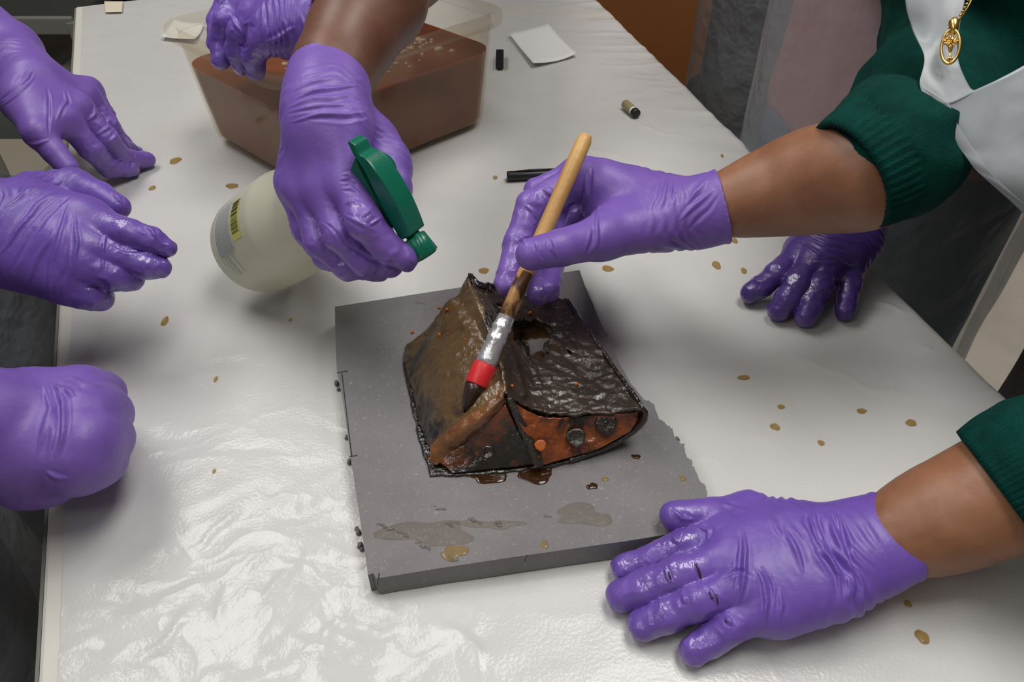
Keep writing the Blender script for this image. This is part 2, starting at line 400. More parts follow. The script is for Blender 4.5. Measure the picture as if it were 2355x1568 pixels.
M['bristle'] = mat('bristle', lin(48, 28, 20), 0.4, lin(34, 20, 15), 200, coat=0.4)
M['black_plastic'] = mat('black_plastic', lin(24, 25, 28), 0.45)
M['olive'] = mat('olive_plastic', lin(150, 142, 104), 0.5)
M['paper'] = mat('paper', lin(225, 225, 224), 0.6)
M['tag'] = mat('cream_tape', lin(222, 214, 192), 0.5)
M['gold'] = mat('gold', lin(230, 190, 110), 0.25, metal=1.0)
M['drip'] = mat('amber_drip', lin(206, 180, 124), 0.08, lin(180, 142, 80), 120, coat=1.0, crough=0.03, trans=(0.66, (0.97, 0.90, 0.72, 1)))
M['pool'] = mat('thin_rusty_water', lin(130, 120, 104), 0.06, coat=1.0, crough=0.03, trans=(0.86, (0.96, 0.94, 0.90, 1)), bump=0.9, bscale=90, bdist=0.003)
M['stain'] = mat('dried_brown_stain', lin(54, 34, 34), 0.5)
M['bead'] = mat('clear_bead', lin(150, 146, 140), 0.03, coat=1.0, crough=0.02, trans=(0.6, (1, 1, 1, 1)))
M['brownpool'] = mat('brown_seep', lin(70, 42, 22), 0.1, coat=1.0, crough=0.03, trans=(0.25, (0.7, 0.5, 0.3, 1)))
M['innerwater'] = mat('dirty_water_painted_reflection', lin(134, 130, 126), 0.04, lin(70, 52, 32), 34, (0.50, 0.55), coat=1.0, crough=0.02)  # pale grey base paints reflections into the colour; brown patches are the dirty water
M['leather_ochre'] = mat('wet_ochre_leather', lin(104, 80, 46), 0.32, lin(82, 62, 38), 34, (0.3, 0.7), bump=0.6, bscale=130, bdist=0.0025, coat=0.7, crough=0.16, col3=lin(36, 34, 32), n3=19, r3=(0.50, 0.60))
M['leather_dark'] = mat('wet_dark_leather', lin(62, 50, 36), 0.34, lin(42, 35, 28), 18, (0.3, 0.7), bump=0.5, bscale=150, bdist=0.003, coat=0.6, crough=0.12, col3=lin(92, 60, 30), n3=26, r3=(0.60, 0.70))
M['leather_rust'] = mat('rusty_leather', lin(28, 25, 22), 0.35, lin(112, 56, 24), 30, (0.50, 0.62), bump=0.9, bscale=90, bdist=0.003, coat=0.7, crough=0.12, col3=lin(140, 72, 28), n3=60, r3=(0.62, 0.70))
M['leather_rust_bright'] = mat('bright_rusty_leather', lin(128, 64, 26), 0.35, lin(24, 22, 20), 24, (0.54, 0.62), bump=0.9, bscale=90, bdist=0.003, coat=0.7, crough=0.12, col3=lin(96, 50, 24), n3=60, r3=(0.5, 0.6))
M['leather_black'] = mat('black_leather', lin(24, 24, 24), 0.28, lin(46, 34, 24), 50, bump=1.0, bscale=120, bdist=0.003, coat=1.0, crough=0.08)
M['leather_lip'] = mat('tan_leather', lin(136, 86, 42), 0.35, lin(100, 66, 36), 50, bump=0.7, bscale=120, bdist=0.0025, coat=0.7)
M['rust'] = mat('rust_crumb', lin(176, 92, 38), 0.5)
M['rivet'] = mat('iron_rivet', lin(34, 34, 30), 0.35, lin(60, 50, 34), 160, bump=0.8, bscale=300, coat=0.6)

# plastic film over white foam: sparkle, wrinkle gloss
m = mat('plastic_over_white_foam', lin(206, 205, 203), 0.46, lin(198, 197, 195), 5, coat=0.55, crough=0.09, bump=0.18, bscale=420, bdist=0.0015, bdet=3, col3=lin(205, 196, 180), n3=3.0, r3=(0.62, 0.85))
M['film'] = m
nt = m.node_tree; b = nt.nodes['Principled BSDF']; tc = nt.nodes.new('ShaderNodeTexCoord'); a = nt.nodes.new('ShaderNodeAttribute'); a.attribute_name = 'crinkle'
nz_ = nt.nodes.new('ShaderNodeTexNoise'); nz_.inputs['Scale'].default_value = 14; nz_.inputs['Detail'].default_value = 3; nt.links.new(tc.outputs['Object'], nz_.inputs['Vector'])
mp = nt.nodes.new('ShaderNodeVectorMath'); mp.operation = 'MULTIPLY_ADD'; mp.inputs[1].default_value = (.09, .09, .0); nt.links.new(nz_.outputs['Color'], mp.inputs[0]); nt.links.new(tc.outputs['Object'], mp.inputs[2])
mg = nt.nodes.new('ShaderNodeMapping'); mg.inputs['Rotation'].default_value = (0, 0, -.7); mg.inputs['Scale'].default_value = (1.0, 2.2, 0); nt.links.new(mp.outputs[0], mg.inputs[0])
vo = nt.nodes.new('ShaderNodeTexVoronoi'); vo.inputs['Scale'].default_value = 19; nt.links.new(mg.outputs[0], vo.inputs['Vector'])
mu = nt.nodes.new('ShaderNodeMath'); mu.operation = 'MULTIPLY'; nt.links.new(vo.outputs['Distance'], mu.inputs[0]); nt.links.new(a.outputs['Fac'], mu.inputs[1])
bn = nt.nodes.new('ShaderNodeBump'); bn.inputs['Strength'].default_value = .6; bn.inputs['Distance'].default_value = .010; nt.links.new(mu.outputs[0], bn.inputs['Height'])
ob_ = [n for n in nt.nodes if n.type == 'BUMP' and n != bn][0]; nt.links.new(ob_.outputs[0], bn.inputs['Normal']); nt.links.new(bn.outputs[0], b.inputs['Coat Normal'])

# ------------------------------------------------------------------ room
def struct(name, V, F, mt): return prop(pyd(name, V, F, mt, None, False), kind='structure')
struct('floor', *box(-2.6, 2.9, -2.2, 3.6, -0.05, 0), M['floor'])
struct('ceiling', *box(-2.6, 2.9, -2.2, 3.6, CEIL, CEIL+0.05), M['ceil'])
struct('wall_back', *box(-2.6, 2.9, 3.6, 3.7, 0, CEIL), M['wall'])
struct('wall_front', *box(-2.6, 2.9, -2.3, -2.2, 0, CEIL), M['wall'])
struct('wall_left', *box(-2.7, -2.6, -2.2, 3.6, 0, CEIL), M['wall'])
struct('wall_right', *box(2.9, 3.0, -2.2, 3.6, 0, CEIL), M['wall'])

# ------------------------------------------------------------------ table with its film
TL, BL = P(172, 12), P(84, 1500)
ed = unit(BL-TL); BL = TL+ed*1.62
TRa, BRa = P(1363, 0), P(2340, 960); er = unit(BRa-TRa)
bk = np.array([-ed[1], ed[0], 0]);  bk = bk if bk[0] > 0 else -bk
def isect(p, d, q, e):
    A = np.array([[d[0], -e[0]], [d[1], -e[1]]]); s = np.linalg.solve(A, (q-p)[:2]); return p+d*s[0]
TR = isect(TL, bk, TRa, er); BR = isect(BL, bk, TRa, er)
THK = 0.028; SH = 0.003                                     # board thickness, film layer thickness
table = empty('work_table', (float((TL+BR)[0]/2), float((TL+BR)[1]/2), 0), 'white laminate work table standing under the plastic sheet', 'table')
top = [q-np.array([0, 0, SH]) for q in (TL, TR, BR, BL)]
tt = pyd('tabletop', [*top, *[q-np.array([0, 0, THK]) for q in top]], [(0, 1, 2, 3), (4, 5, 6, 7), (0, 1, 5, 4), (1, 2, 6, 5), (2, 3, 7, 6), (3, 0, 4, 7)], M['laminate'], table, False); bevel(tt, 0.003)
eo = -bk*0.0022
eb = pyd('edge_band', [TL+eo*0-np.array([0, 0, SH+.002]), BL-np.array([0, 0, SH+.002]), BL+eo-np.array([0, 0, SH+.002]), TL+eo-np.array([0, 0, SH+.002]),
     TL-np.array([0, 0, THK]), BL-np.array([0, 0, THK]), BL+eo-np.array([0, 0, THK]), TL+eo-np.array([0, 0, THK])], [(0, 1, 2, 3), (4, 5, 6, 7), (2, 3, 7, 6), (0, 1, 5, 4), (0, 3, 7, 4), (1, 2, 6, 5)], M['grey_plastic'], table, False)
cen = (TL+TR+BL+BR)/4
for q in (TL, TR, BR, BL):
    c = q+(cen-q)*0.13; V, F = box(c[0]-.022, c[0]+.022, c[1]-.022, c[1]+.022, 0, TZ-THK-SH); bevel(pyd('leg', V, F, M['steel'], table, False), 0.003)

nu, nv = 500, 400
u = np.linspace(0, 1, nu)[:, None, None]; v = np.linspace(0, 1.085, nv)[None, :, None]
inset = 0.013
L0, L1 = TL+bk*inset+ed*0.012, BL+bk*inset; R0, R1 = TR+ed*0.012, BR
vv = np.minimum(v, 1.0)
G = (1-u)*((1-vv)*L0+vv*R0)+u*((1-vv)*L1+vv*R1)
ov = np.maximum(v-1.0, 0)*0.85                                # overhang, arc length past the right edge
rb = 0.012; ang = np.minimum(ov/rb, math.pi/2)
outv = np.array([-er[1], er[0], 0]); outv = outv if outv[0] > 0 else -outv
G = G+outv*(np.sin(ang)*rb+0.006*np.sin(u*60)*np.clip(ov*25, 0, 1)*.35)-np.array([0, 0, 1])*((1-np.cos(ang))*rb+np.maximum(ov-rb*math.pi/2, 0))
X = G.reshape(-1, 3); uvp = proj(X)
hw = np.zeros(len(X))
p2 = X*np.array([1, 1, 0])
near = np.clip((uvp[:, 1]-900)/500, 0, 1)*np.clip((1500-uvp[:, 0])/500, 0.15, 1)
rid = (1-np.abs(fbm(np.c_[(p2[:, 0]+p2[:, 1]*0.8)*9, (p2[:, 1]-p2[:, 0]*0.8)*22, p2[:, 2]], 4, 2)*2-1)*2.4)
hw += 0.0012*np.clip(rid, 0, 1)*near
hw += 0.0007*np.clip((1-np.abs(fbm(p2*np.array([16, 26, 0]), 8, 3)*2-1)*2.5), 0, 1)*(0.25+0.5*near)
hw += 0.0012*(fbm(p2*7, 2, 2)-0.5)
edge = np.clip(1-np.abs(uvp[:, 0]-(1363+1.01*uvp[:, 1]))/170, 0, 1)
hw += 0.0018*edge*np.clip(1-np.abs(fbm(np.c_[p2[:, 0]*6, p2[:, 1]*24, p2[:, 0]*0], 21, 2)*2-1)*2.6, 0, 1)
RID = [([(578, 1152), (452, 1247), (417, 1292)], 3.0, 2.0), ([(467, 1380), (372, 1483), (306, 1529)], 4.5, 2.6), ([(628, 1270), (522, 1352)], 3, 1.8),
       ([(216, 1267), (400, 1262), (578, 1235)], 1.6, 1.0), ([(704, 1262), (613, 1358), (603, 1400)], 5, 2.6), ([(744, 1432), (850, 1428), (960, 1415)], 3, 2),
       ([(540, 1310), (500, 1420), (520, 1480)], 4, 1.8), ([(640, 1440), (760, 1500), (900, 1480)], 5, 2.4), ([(780, 1400), (740, 1520)], 4, 2),
       ([(1500, 828), (1570, 843), (1660, 850)], 2, 0.9), ([(1640, 1010), (1760, 1003), (1900, 1010)], 3, 1.0), ([(1740, 1475), (1790, 1568)], 1.5, 1.2),
       ([(1700, 800), (1850, 830), (2040, 905), (2180, 920)], 5, 1.6), ([(1200, 310), (1420, 360), (1600, 440)], 5, 1.3), ([(1000, 1420), (1090, 1500), (1100, 1568)], 4, 2),
       ([(1340, 205), (1500, 300), (1640, 330)], 4, 1.4), ([(2020, 700), (2110, 712)], 3, 3), ([(2110, 795), (2150, 800)], 3, 3), ([(200, 760), (330, 742), (420, 760)], 6, 0.8)]
wq = X[:, :2]+np.stack([vnoise(p2*60, 71)-.5, vnoise(p2*60, 72)-.5], 1)*0.012
for line, wd, amp in RID:
    l3 = [P(*q)[:2] for q in line]; q, st = crease(wq, l3, wd*0.0008); hw += amp*0.0007*st*np.exp(-q**1.4)*(0.4+vnoise(p2*45, 73))
hw *= np.repeat(np.clip(1-ov[0, :, 0]*20, 0.1, 1)[None], nu, 0).ravel()
X = X.copy(); X[:, 2] += hw-0.0006
crk = np.clip(near*1.0+0.12+0.5*edge, 0, 1)*np.clip(fbm(p2*9, 81, 2)*2.6-0.7, 0, 1)
sheet = npmesh('plastic_sheet', X, np.array(grid_faces(nu, nv)), M['film'])
at_ = sheet.data.attributes.new('crinkle', 'FLOAT', 'POINT'); at_.data.foreach_set('value', crk.astype(np.float32))
prop(sheet, 'crinkled clear plastic over white foam sheeting covering the work table', 'plastic sheet')

# ------------------------------------------------------------------ grey foam pad
FT = 0.020
rnd = random.Random(3)
outl = [(770, 705), (1050, 662), (1333, 621)]
torn = [(1345, 655), (1383, 745), (1422, 830), (1452, 885), (1480, 915), (1503, 930), (1510, 946), (1514, 962), (1528, 972), (1544, 983), (1549, 1000), (1556, 1012), (1573, 1020), (1576, 1046), (1592, 1062), (1597, 1080), (1612, 1108), (1624, 1118), (1626, 1148), (1646, 1172), (1672, 1206)]
tp = []
for a, b in zip(torn[:-1], torn[1:]):
    for k in range(4):
        t = k/4; j = 2.6 if a[1] > 880 else 0.8
        tp.append((a[0]+(b[0]-a[0])*t+rnd.uniform(-j, j), a[1]+(b[1]-a[1])*t+rnd.uniform(-j, j)))
outl += tp+[(1672, 1206), (1440, 1244), (1200, 1278), (1000, 1308), (866, 1330), (858, 1318), (846, 1322), (843, 1298), (826, 1180), (806, 1050), (790, 930), (775, 855), (772, 800)]
pad = empty('foam_pad', P(1200, 950), 'grey foam pad with a torn right edge lying under the leather object', 'foam pad')
bm = bmesh.new(); vs = [bm.verts.new(P(a, b, FT)) for a, b in outl]; f = bm.faces.new(vs)
r = bmesh.ops.extrude_face_region(bm, geom=[f]); 
for e in r['geom']:
    if isinstance(e, bmesh.types.BMVert): e.co.z = TZ+0.0012
bmesh.ops.recalc_face_normals(bm, faces=bm.faces); me = bpy.data.meshes.new('slab'); bm.to_mesh(me); bm.free()
slab = link('slab', me, M['foam_pad'], pad, False); bevel(slab, 0.0012, 2)
for a, b in [((775, 857), (800, 853)), ((786, 857), (809, 1050)), ((803, 1050), (822, 1047)), ((868, 1345), (872, 1318)), ((1206, 1290), (1212, 1276))]:
    pyd('pen_line', *tube([P(*a, FT+.0001), P(*b, FT+.0001)], [0.0004, 0.0004], 6), M['pen_line'], pad)
mb = MB()
for q in [(778, 880), (782, 893), (802, 1004), (808, 1060), (824, 1214), (828, 1222), (832, 1253), (836, 1262), (1652, 1196), (1380, 800), (1398, 770), (1560, 1010)]:
    c = P(q[0]-4, q[1], 0.002); s = rnd.uniform(.0012, .0024)
    mb.add(*blob((c[0], c[1], c[2]-.001), s, s*1.3, s*1.5, rnd.random()*6, 7, 3))
prop(mb.build('foam_crumbs', M['foam_pad'], None, True), 'small dark crumbs of foam scattered along the torn pad edges', 'crumbs', kind='stuff')
# water lying on the pad
def puddle(name, px, py, wpx, hpx, mt, label, cat, h=FT, rot=0.0, seed=1, thick=0.0008, wob=0.35, group=None):
    c = P(px, py, h); s = abs(P(px+wpx/2, py, h)[0]-c[0]); t = abs(P(px, py-hpx/2, h)[1]-c[1])
    V, F = blob((0, 0, 0), s, t, thick, seed, 26, 6, wob)
    ca, sa = math.cos(rot), math.sin(rot)
    V = [(c[0]+a*ca-b*sa, c[1]+a*sa+b*ca, c[2]+z) for a, b, z in V]
    o = pyd(name, V, F, mt); prop(o, label, cat, group); return o
puddle('water_puddle', 985, 1225, 190, 70, M['pool'], 'thin tan water film spread over front left of the grey pad', 'water', seed=2, wob=0.5)
puddle('water_puddle', 1340, 1185, 150, 46, M['pool'], 'rusty damp puddle on the grey pad left of the near glove', 'water', seed=4, wob=0.5)
puddle('water_puddle', 1045, 1270, 70, 34, M['drip'], 'small amber puddle at the front edge of the grey pad', 'water', seed=6)
puddle('water_puddle', 1130, 1206, 130, 26, M['pool'], 'narrow clear puddle in front of the leather object, middle of pad', 'water', seed=8, wob=0.6)
puddle('water_puddle', 1120, 1096, 96, 34, M['brownpool'], 'brown seep under the front left corner of the leather object', 'water', seed=3)
puddle('water_puddle', 1232, 1090, 100, 40, M['brownpool'], 'wider brown seep under the front middle of the leather object', 'water', seed=5)
puddle('water_drop', 1362, 1118, 26, 18, M['brownpool'], 'dark brown drop on the pad in front of the right rivet', 'water drop', seed=7)
puddle('water_drop', 1463, 1050, 20, 14, M['brownpool'], 'brown drop on the pad right of the leather object', 'water drop', seed=8)
puddle('water_drop', 1570, 1100, 14, 16, M['drip'], 'amber drop on the pad beside the torn right edge', 'water drop', seed=9)
puddle('water_drop', 1392, 1102, 18, 12, M['drip'], 'clear round drop on the pad below the leather curl', 'water drop', seed=1, wob=0.1)
puddle('water_drop', 1252, 1252, 18, 24, M['drip'], 'yellow drop at the middle of the pad front edge', 'water drop', seed=2)
mb = MB(); rb_ = random.Random(9)
for line, n_ in (([(868, 1206), (888, 1214), (912, 1222), (935, 1232)], 16), ([(995, 1165), (1010, 1170), (1022, 1174)], 7), ([(1075, 1190), (1092, 1198), (1106, 1206)], 9), ([(1026, 1204), (1042, 1208)], 5), ([(1140, 1203), (1150, 1206)], 4), ([(1254, 1187), (1266, 1190)], 4), ([(958, 1240), (972, 1256), (990, 1262)], 7), ([(1030, 1280), (1044, 1290)], 4), ([(955, 694), (975, 698)], 4)):
    A_ = np.array(line, float)
    for k in range(n_):
        q = catmull(A_, np.array([k/(n_-1)*(len(A_)-1)]))[0]; c = P(q[0]+rb_.uniform(-3, 3), q[1]+rb_.uniform(-3, 3), FT); r_ = rb_.uniform(.0007, .0017)
        mb.add(*blob(tuple(c), r_*1.5, r_, r_*.8, k, 10, 3, .2))
prop(mb.build('water_beads', M['bead'], None, True), 'strings of clear water beads glinting on the front of the grey pad', 'water', kind='stuff')
# amber drips on the film
DR = [(403, 368, 24, 12, 'tan drip left of the tub, beside the far left glove fingertips'), (350, 431, 14, 9, 'small tan drip above the thumb of the middle left glove'),
      (533, 426, 28, 9, 'tan smear behind the spray bottle base'), (379, 737, 16, 16, 'pale drip on the table below the middle left glove'),
      (496, 870, 9, 9, 'tiny round drip in the middle of the left table area'), (492, 1082, 8, 8, 'tiny round drip left of the pad near its middle'),
      (1113, 621, 22, 11, 'tan drip just behind the peak of the leather object'), (1398, 616, 26, 11, 'amber drip below the brush hand glove cuff'),
      (1648, 608, 20, 14, 'pale amber drip left of the far right fingertips'), (1711, 621, 14, 10, 'small amber drip beside the far right index fingertip'),
      (1711, 867, 28, 9, 'long amber drip in the middle of the right table area'), (1797, 934, 16, 8, 'amber drip right of centre, nearest of a loose row of three'),
      (1783, 980, 22, 12, 'broad pale drip between the pad and right table edge'), (1889, 1017, 16, 9, 'tan drip above the cuff of the near right glove'),
      (2096, 971, 26, 12, 'dark amber drip near the right table edge'), (1982, 944, 22, 10, 'faint amber drip in from the right table edge'),
      (2089, 1387, 16, 15, 'small brown drip below the near right glove cuff'), (2122, 1463, 30, 26, 'large round brown drip at the lower right of the table'),
      (1690, 552, 14, 9, 'thin brown drip under the forearm of the brush hand'), (1661, 358, 8, 6, 'tiny dark drip near the right edge behind the forearm'),
      (668, 734, 8, 6, 'tiny drip in the shadow below the spray bottle'), (1139, 407, 10, 7, 'tiny pale drip left of the black marker')]
for i, (a, b, ww, hh, lb) in enumerate(DR):
    puddle('drip', a, b, ww, hh*1.25, M['drip'], lb, 'drip', 0.0009, 0, i*1.3, 0.0005, 0.16)

# ------------------------------------------------------------------ tub with murky water
tf, trr, tl = P(716, 457)[:2], P(1130, 288)[:2], P(486, 321)[:2]
tc0 = (trr+tl)/2; ex = unit(trr-tf); eyv = unit(tl-tf); hx = np.linalg.norm(trr-tf)/2; hy = np.linalg.norm(tl-tf)/2
tc0 = tf+ex*hx+eyv*hy
def rrect(off, z, rad=0.028, n=7):
    a, b = hx+off, hy+off; r = rad+off*0.5; out = []
    for sx, sy, a0 in ((1, 1, 0), (-1, 1, 90), (-1, -1, 180), (1, -1, 270)):
        for k in range(n):
            t = math.radians(a0+90*k/(n-1)); q = tc0+ex*(sx*(a-r)+r*math.cos(t))+eyv*(sy*(b-r)+r*math.sin(t)); out.append((q[0], q[1], TZ+z))
    return out
def loops(prof, close):
    V = []; F = []
    for off, z in prof: V += rrect(off, z)
    n = 28
    for i in range(len(prof)-1):
        for k in range(n): F.append((i*n+k, i*n+(k+1) % n, (i+1)*n+(k+1) % n, (i+1)*n+k))
    if close: F.append(tuple(range(n))); F.append(tuple(range((len(prof)-1)*n, len(prof)*n)))
    return V, F
TB = 0.004; TH = 0.146
tub = empty('plastic_tub', (tc0[0], tc0[1], TZ), 'translucent rectangular plastic tub of brown water standing on the table', 'tub')
tp_ = lambda z: 0.013*z/TH
pyd('tub_wall', *loops([(-.004, TB), (0, TB+.005), (tp_(.05), .05), (tp_(.10), .10), (tp_(.128), .128), (tp_(.129)+.002, .129), (tp_(TH), TH-.012), (tp_(TH)-.0016, TH-.012), (tp_(.12)-.0018, .12), (tp_(.06)-.0018, .06), (-.0018, TB+.007), (-.006, TB+.003)], True), M['tub_wall'], tub)
pyd('tub_rim', *loops([(tp_(TH)+.001, TH-.013), (tp_(TH)+.009, TH-.013), (tp_(TH)+.0095, TH-.002), (tp_(TH)+.007, TH), (tp_(TH)-.002, TH), (tp_(TH)-.002, TH-.012)], False), M['tub'], tub)
LQ = 0.101
liq = pyd('tub_water', *loops([(-.006, TB+.0045), (-.003, TB+.009), (tp_(.06)-.0028, .06), (tp_(LQ)-.0028, LQ)], True), M['liquid'], None, False)
prop(liq, 'murky orange-brown water filling two thirds of the plastic tub', 'water')
mb = MB(); rb_ = random.Random(5)
for k in range(230):
    a, b = rb_.gauss(0.25, 0.33), rb_.gauss(-0.1, 0.35)
    if abs(a) > .93 or abs(b) > .93: continue
    q = tc0+ex*hx*a+eyv*hy*b; r_ = rb_.choice([.002, .003, .003, .0042, .006])
    mb.add(*blob((q[0], q[1], TZ+LQ), r_, r_, r_*.8, 0, 10, 3, 0))
prop(mb.build('bubbles', M['bubble'], liq, True), kind='stuff')

# ------------------------------------------------------------------ papers, marker, cap, tape
def sheet_of(name, quad, mt, label, cat, h=0.0015, curl=0.004, thick=0.0003, n=10):
    c = [P(*q, h) for q in quad]; V = []
    for i in range(n):
        for j in range(n):
            s, t = i/(n-1), j/(n-1)
            p = (c[0]*(1-t)+c[1]*t)*(1-s)+(c[3]*(1-t)+c[2]*t)*s
            V.append(p+np.array([0, 0, curl*((2*t-1)**2*0.8+(2*s-1)**2*0.5+0.4*math.sin(4*t+2*s))+0.0004]))
    o = pyd(name, V, grid_faces(n, n), mt); solid(o, thick, 1); return prop(o, label, cat)
sheet_of('paper_note', [(1170, 84), (1258, 57), (1326, 130), (1226, 156)], M['paper'], 'square white paper note lying on the table right of the tub', 'paper')
sheet_of('paper_note', [(372, 92), (402, 48), (470, 60), (450, 100)], M['paper'], 'white paper scrap half hidden behind the left end of the tub', 'paper')
sheet_of('tape_piece', [(240, 4), (283, 4), (281, 28), (241, 29)], M['tag'], 'small cream tape rectangle at the far left end of the table', 'tape', 0.0032, 0.0002)
def rod(pts, radii, n=20): return tube([np.array(p) for p in pts], radii, n)
a, b = P(1166, 405, .006), P(1443, 391, .006); d = unit(b-a); L = np.linalg.norm(b-a)
mk = empty('marker_pen', (a+b)/2-np.array([0, 0, .005]), 'black marker pen lying on the table behind the brush hand', 'marker')
at = lambda t: a+d*L*t
pyd('barrel', *rod([at(.42), at(.425), at(.93), at(.935), at(1)], [.0048, .0052, .0052, .0047, .0045]), M['black_plastic'], mk)
pyd('cap', *rod([at(0), at(.01), at(.41), at(.415)], [.0052, .0057, .0059, .0057]), M['black_plastic'], mk)
V, F = box(-.0012, .0012, -.0012, .0012, 0, 1)
pyd('clip', *rod([at(.41)+np.array([0, -.001, .0062]), at(.2)+np.array([0, -.001, .0068]), at(.08)+np.array([0, -.001, .006])], [.0014, .0014, .0012], 8), M['black_plastic'], mk)
mb = MB()
for k in range(4): mb.add(*blob(tuple(at(.345+.012*k)+np.array([0, -.0036, .0041])), .0007, .0005, .0003, 0, 6, 2, 0))
mb.build('printed_mark', M['greyink'], mk)
a, b = P(1437, 238, .0065), P(1464, 262, .0065); d = unit(b-a); L = np.linalg.norm(b-a)
cpn = empty('pen_cap', (a+b)/2-np.array([0, 0, .006]), 'short olive pen cap with a black end near the right table edge', 'pen cap')
pyd('cap_body', *rod([at(0), at(.04), at(.66), at(.68)], [.0050, .0060, .0064, .0062]), M['olive'], cpn)
pyd('cap_band', *rod([at(.66), at(.72), at(.82)], [.0058, .0058, .0058]), M['white_plastic'], cpn)
pyd('cap_end', *rod([at(.80), at(.84), at(1.0), at(1.02)], [.0060, .0063, .0060, .0045]), M['black_plastic'], cpn)
V, F = box(*[float(x) for x in (0, .012, 0, .05, 0, .012)]); c = P(1152, 160); V = [(c[0]-.008+x, c[1]+y-.002, c[2]+.001+z) for x, y, z in V]
prop(bevel(pyd('black_block', V, F, M['black_plastic'], None, False), .0015), 'small black block sticking out from behind the right end of the tub', 'block')

# ------------------------------------------------------------------ corroded leather object
art = empty('leather_pouch', P(1180, 900, FT), 'corroded wet brown leather pouch with a torn hole standing on the grey pad', 'pouch')
mm = lambda L: [[K(a, b, c) for a, b, c in r] for r in L]
def sheet(name, ctrl, nu, nv, mt, thick=0.0028, rough=0.0016, seed=0, hole=None, jag=0.0, extra=None, freq=70):
    G = patch(mm(ctrl), nu, nv); N = grid_normals(G); X = G.reshape(-1, 3)
    D = rough*(fbm(X*freq, seed, 3)-0.5)*2+0.0007*(fbm(X*260, seed+4, 2)-0.5)*2
    if extra is not None: D = D+extra(X)
    s = 1 if N.reshape(-1, 3)[:, 2].mean() > 0 else -1
    X = X+N.reshape(-1, 3)*(s*D)[:, None]
    if jag:                                           # ragged outline
        I, J = np.meshgrid(np.arange(nu), np.arange(nv), indexing='ij')
        du = np.gradient(G, axis=0).reshape(-1, 3); dv = np.gradient(G, axis=1).reshape(-1, 3)
        for dist, dirv in ((I, -du), (nu-1-I, du), (J, -dv), (nv-1-J, dv)):
            wgt = np.clip(1-dist.ravel()/4, 0, 1)
            dn = dirv/np.maximum(np.linalg.norm(dirv, axis=1, keepdims=True), 1e-9)
            X = X+dn*(wgt*jag*(fbm(G.reshape(-1, 3)*130, seed+9, 3)-0.6)*2)[:, None]
    keep = None
    if hole is not None:
        q = proj(G.reshape(-1, 3)); nz = (fbm(G.reshape(-1, 3)*np.array([210, 210, 210]), 31, 2)-.5)*16
        ins = np.zeros(len(q), bool)
        for h_ in hole: ins |= inside(q+nz[:, None], h_)
        ins = ins.reshape(nu, nv); keep = lambda i, j: not (ins[i, j] and ins[i+1, j+1])
    F = grid_faces(nu, nv, keep)
    V = X; used = sorted({i for f in F for i in f}); mp = {o: k for k, o in enumerate(used)}
    o = pyd(name, [V[i] for i in used], [tuple(mp[i] for i in f) for f in F], mt, art, True)
    solid(o, thick, -1 if s > 0 else 1); return o
# base and back
sheet('base_sheet', [[(925, 832, 22), (1050, 800, 22), (1180, 770, 22), (1300, 750, 22)],
                     [(945, 930, 22), (1080, 920, 22), (1240, 900, 22), (1400, 900, 22)],
                     [(968, 1030, 22), (1090, 1020, 22), (1240, 1000, 22), (1400, 985, 24)],
                     [(988, 1094, 22), (1085, 1092, 22), (1215, 1080, 22), (1312, 1062, 23)]], 50, 60, M['leather_black'], 0.003, 0.0008, 2, jag=0.002)
def seams(X):
    q = proj(X); e = 0
    e = e+0.0022*np.exp(-(polydist(q, [(1080, 650), (1105, 715), (1120, 760), (1150, 815), (1166, 880)])/9)**2)
    e = e-0.0028*np.exp(-(polydist(q, [(1045, 665), (1090, 740), (1130, 815)])/16)**2)
    e = e+0.0016*np.exp(-(polydist(q, [(945, 790), (985, 745), (1035, 690)])/9)**2)
    return e
sheet('left_flap', [[(930, 800, 26), (985, 752, 52), (1035, 690, 72), (1079, 637, 84)],
                    [(938, 860, 25), (1000, 815, 55), (1068, 755, 74), (1112, 708, 83)],
                    [(952, 925, 25), (1012, 880, 55), (1090, 820, 73), (1145, 800, 79)],
                    [(970, 990, 25), (1030, 945, 52), (1098, 895, 69), (1160, 862, 76)],
                    [(990, 1048, 27), (1042, 1004, 45), (1106, 958, 62), (1162, 908, 74)]], 90, 80, M['leather_ochre'], 0.003, 0.0020, 5, jag=0.0028, extra=seams, freq=45)
sheet('flap_lip', [[(987, 1024, 32.5), (1034, 985, 49.5), (1098, 940, 65.5), (1156, 897, 76.5)], [(988, 1050, 28.5), (1040, 1006, 46.5), (1104, 960, 63), (1160, 911, 75)], [(992, 1066, 25), (1046, 1020, 41), (1108, 972, 59), (1163, 918, 71)],
                   [(1003, 1070, 25), (1056, 1026, 37), (1112, 980, 55), (1165, 924, 68)]], 14, 60, M['leather_lip'], 0.0026, 0.0010, 6, jag=0.001)
HOLE = [(1180, 735), (1205, 728), (1240, 732), (1268, 745), (1279, 765), (1266, 778), (1258, 792), (1262, 812), (1240, 822), (1222, 826), (1206, 815), (1196, 795), (1178, 775)]
HOLE2 = [(1300, 797), (1312, 800), (1322, 812), (1310, 812)]
HOLE3 = [(1138, 690), (1160, 700), (1175, 720), (1166, 722), (1148, 705)]
def pebbles(X):
    n = np.clip(1-np.abs(fbm(X*95, 12, 2)*2-1)*2.6, 0, 1); q = proj(X)
    return 0.0009*n*np.clip((q[:, 0]-1200)/90, 0, 1)-0.0010+0.003*np.exp(-(polydist(q, [(1170, 800), (1190, 860), (1205, 905)])/8)**2)-0.003*np.exp(-(np.hypot(q[:, 0]-1340, (q[:, 1]-845)*1.4)/45)**2)
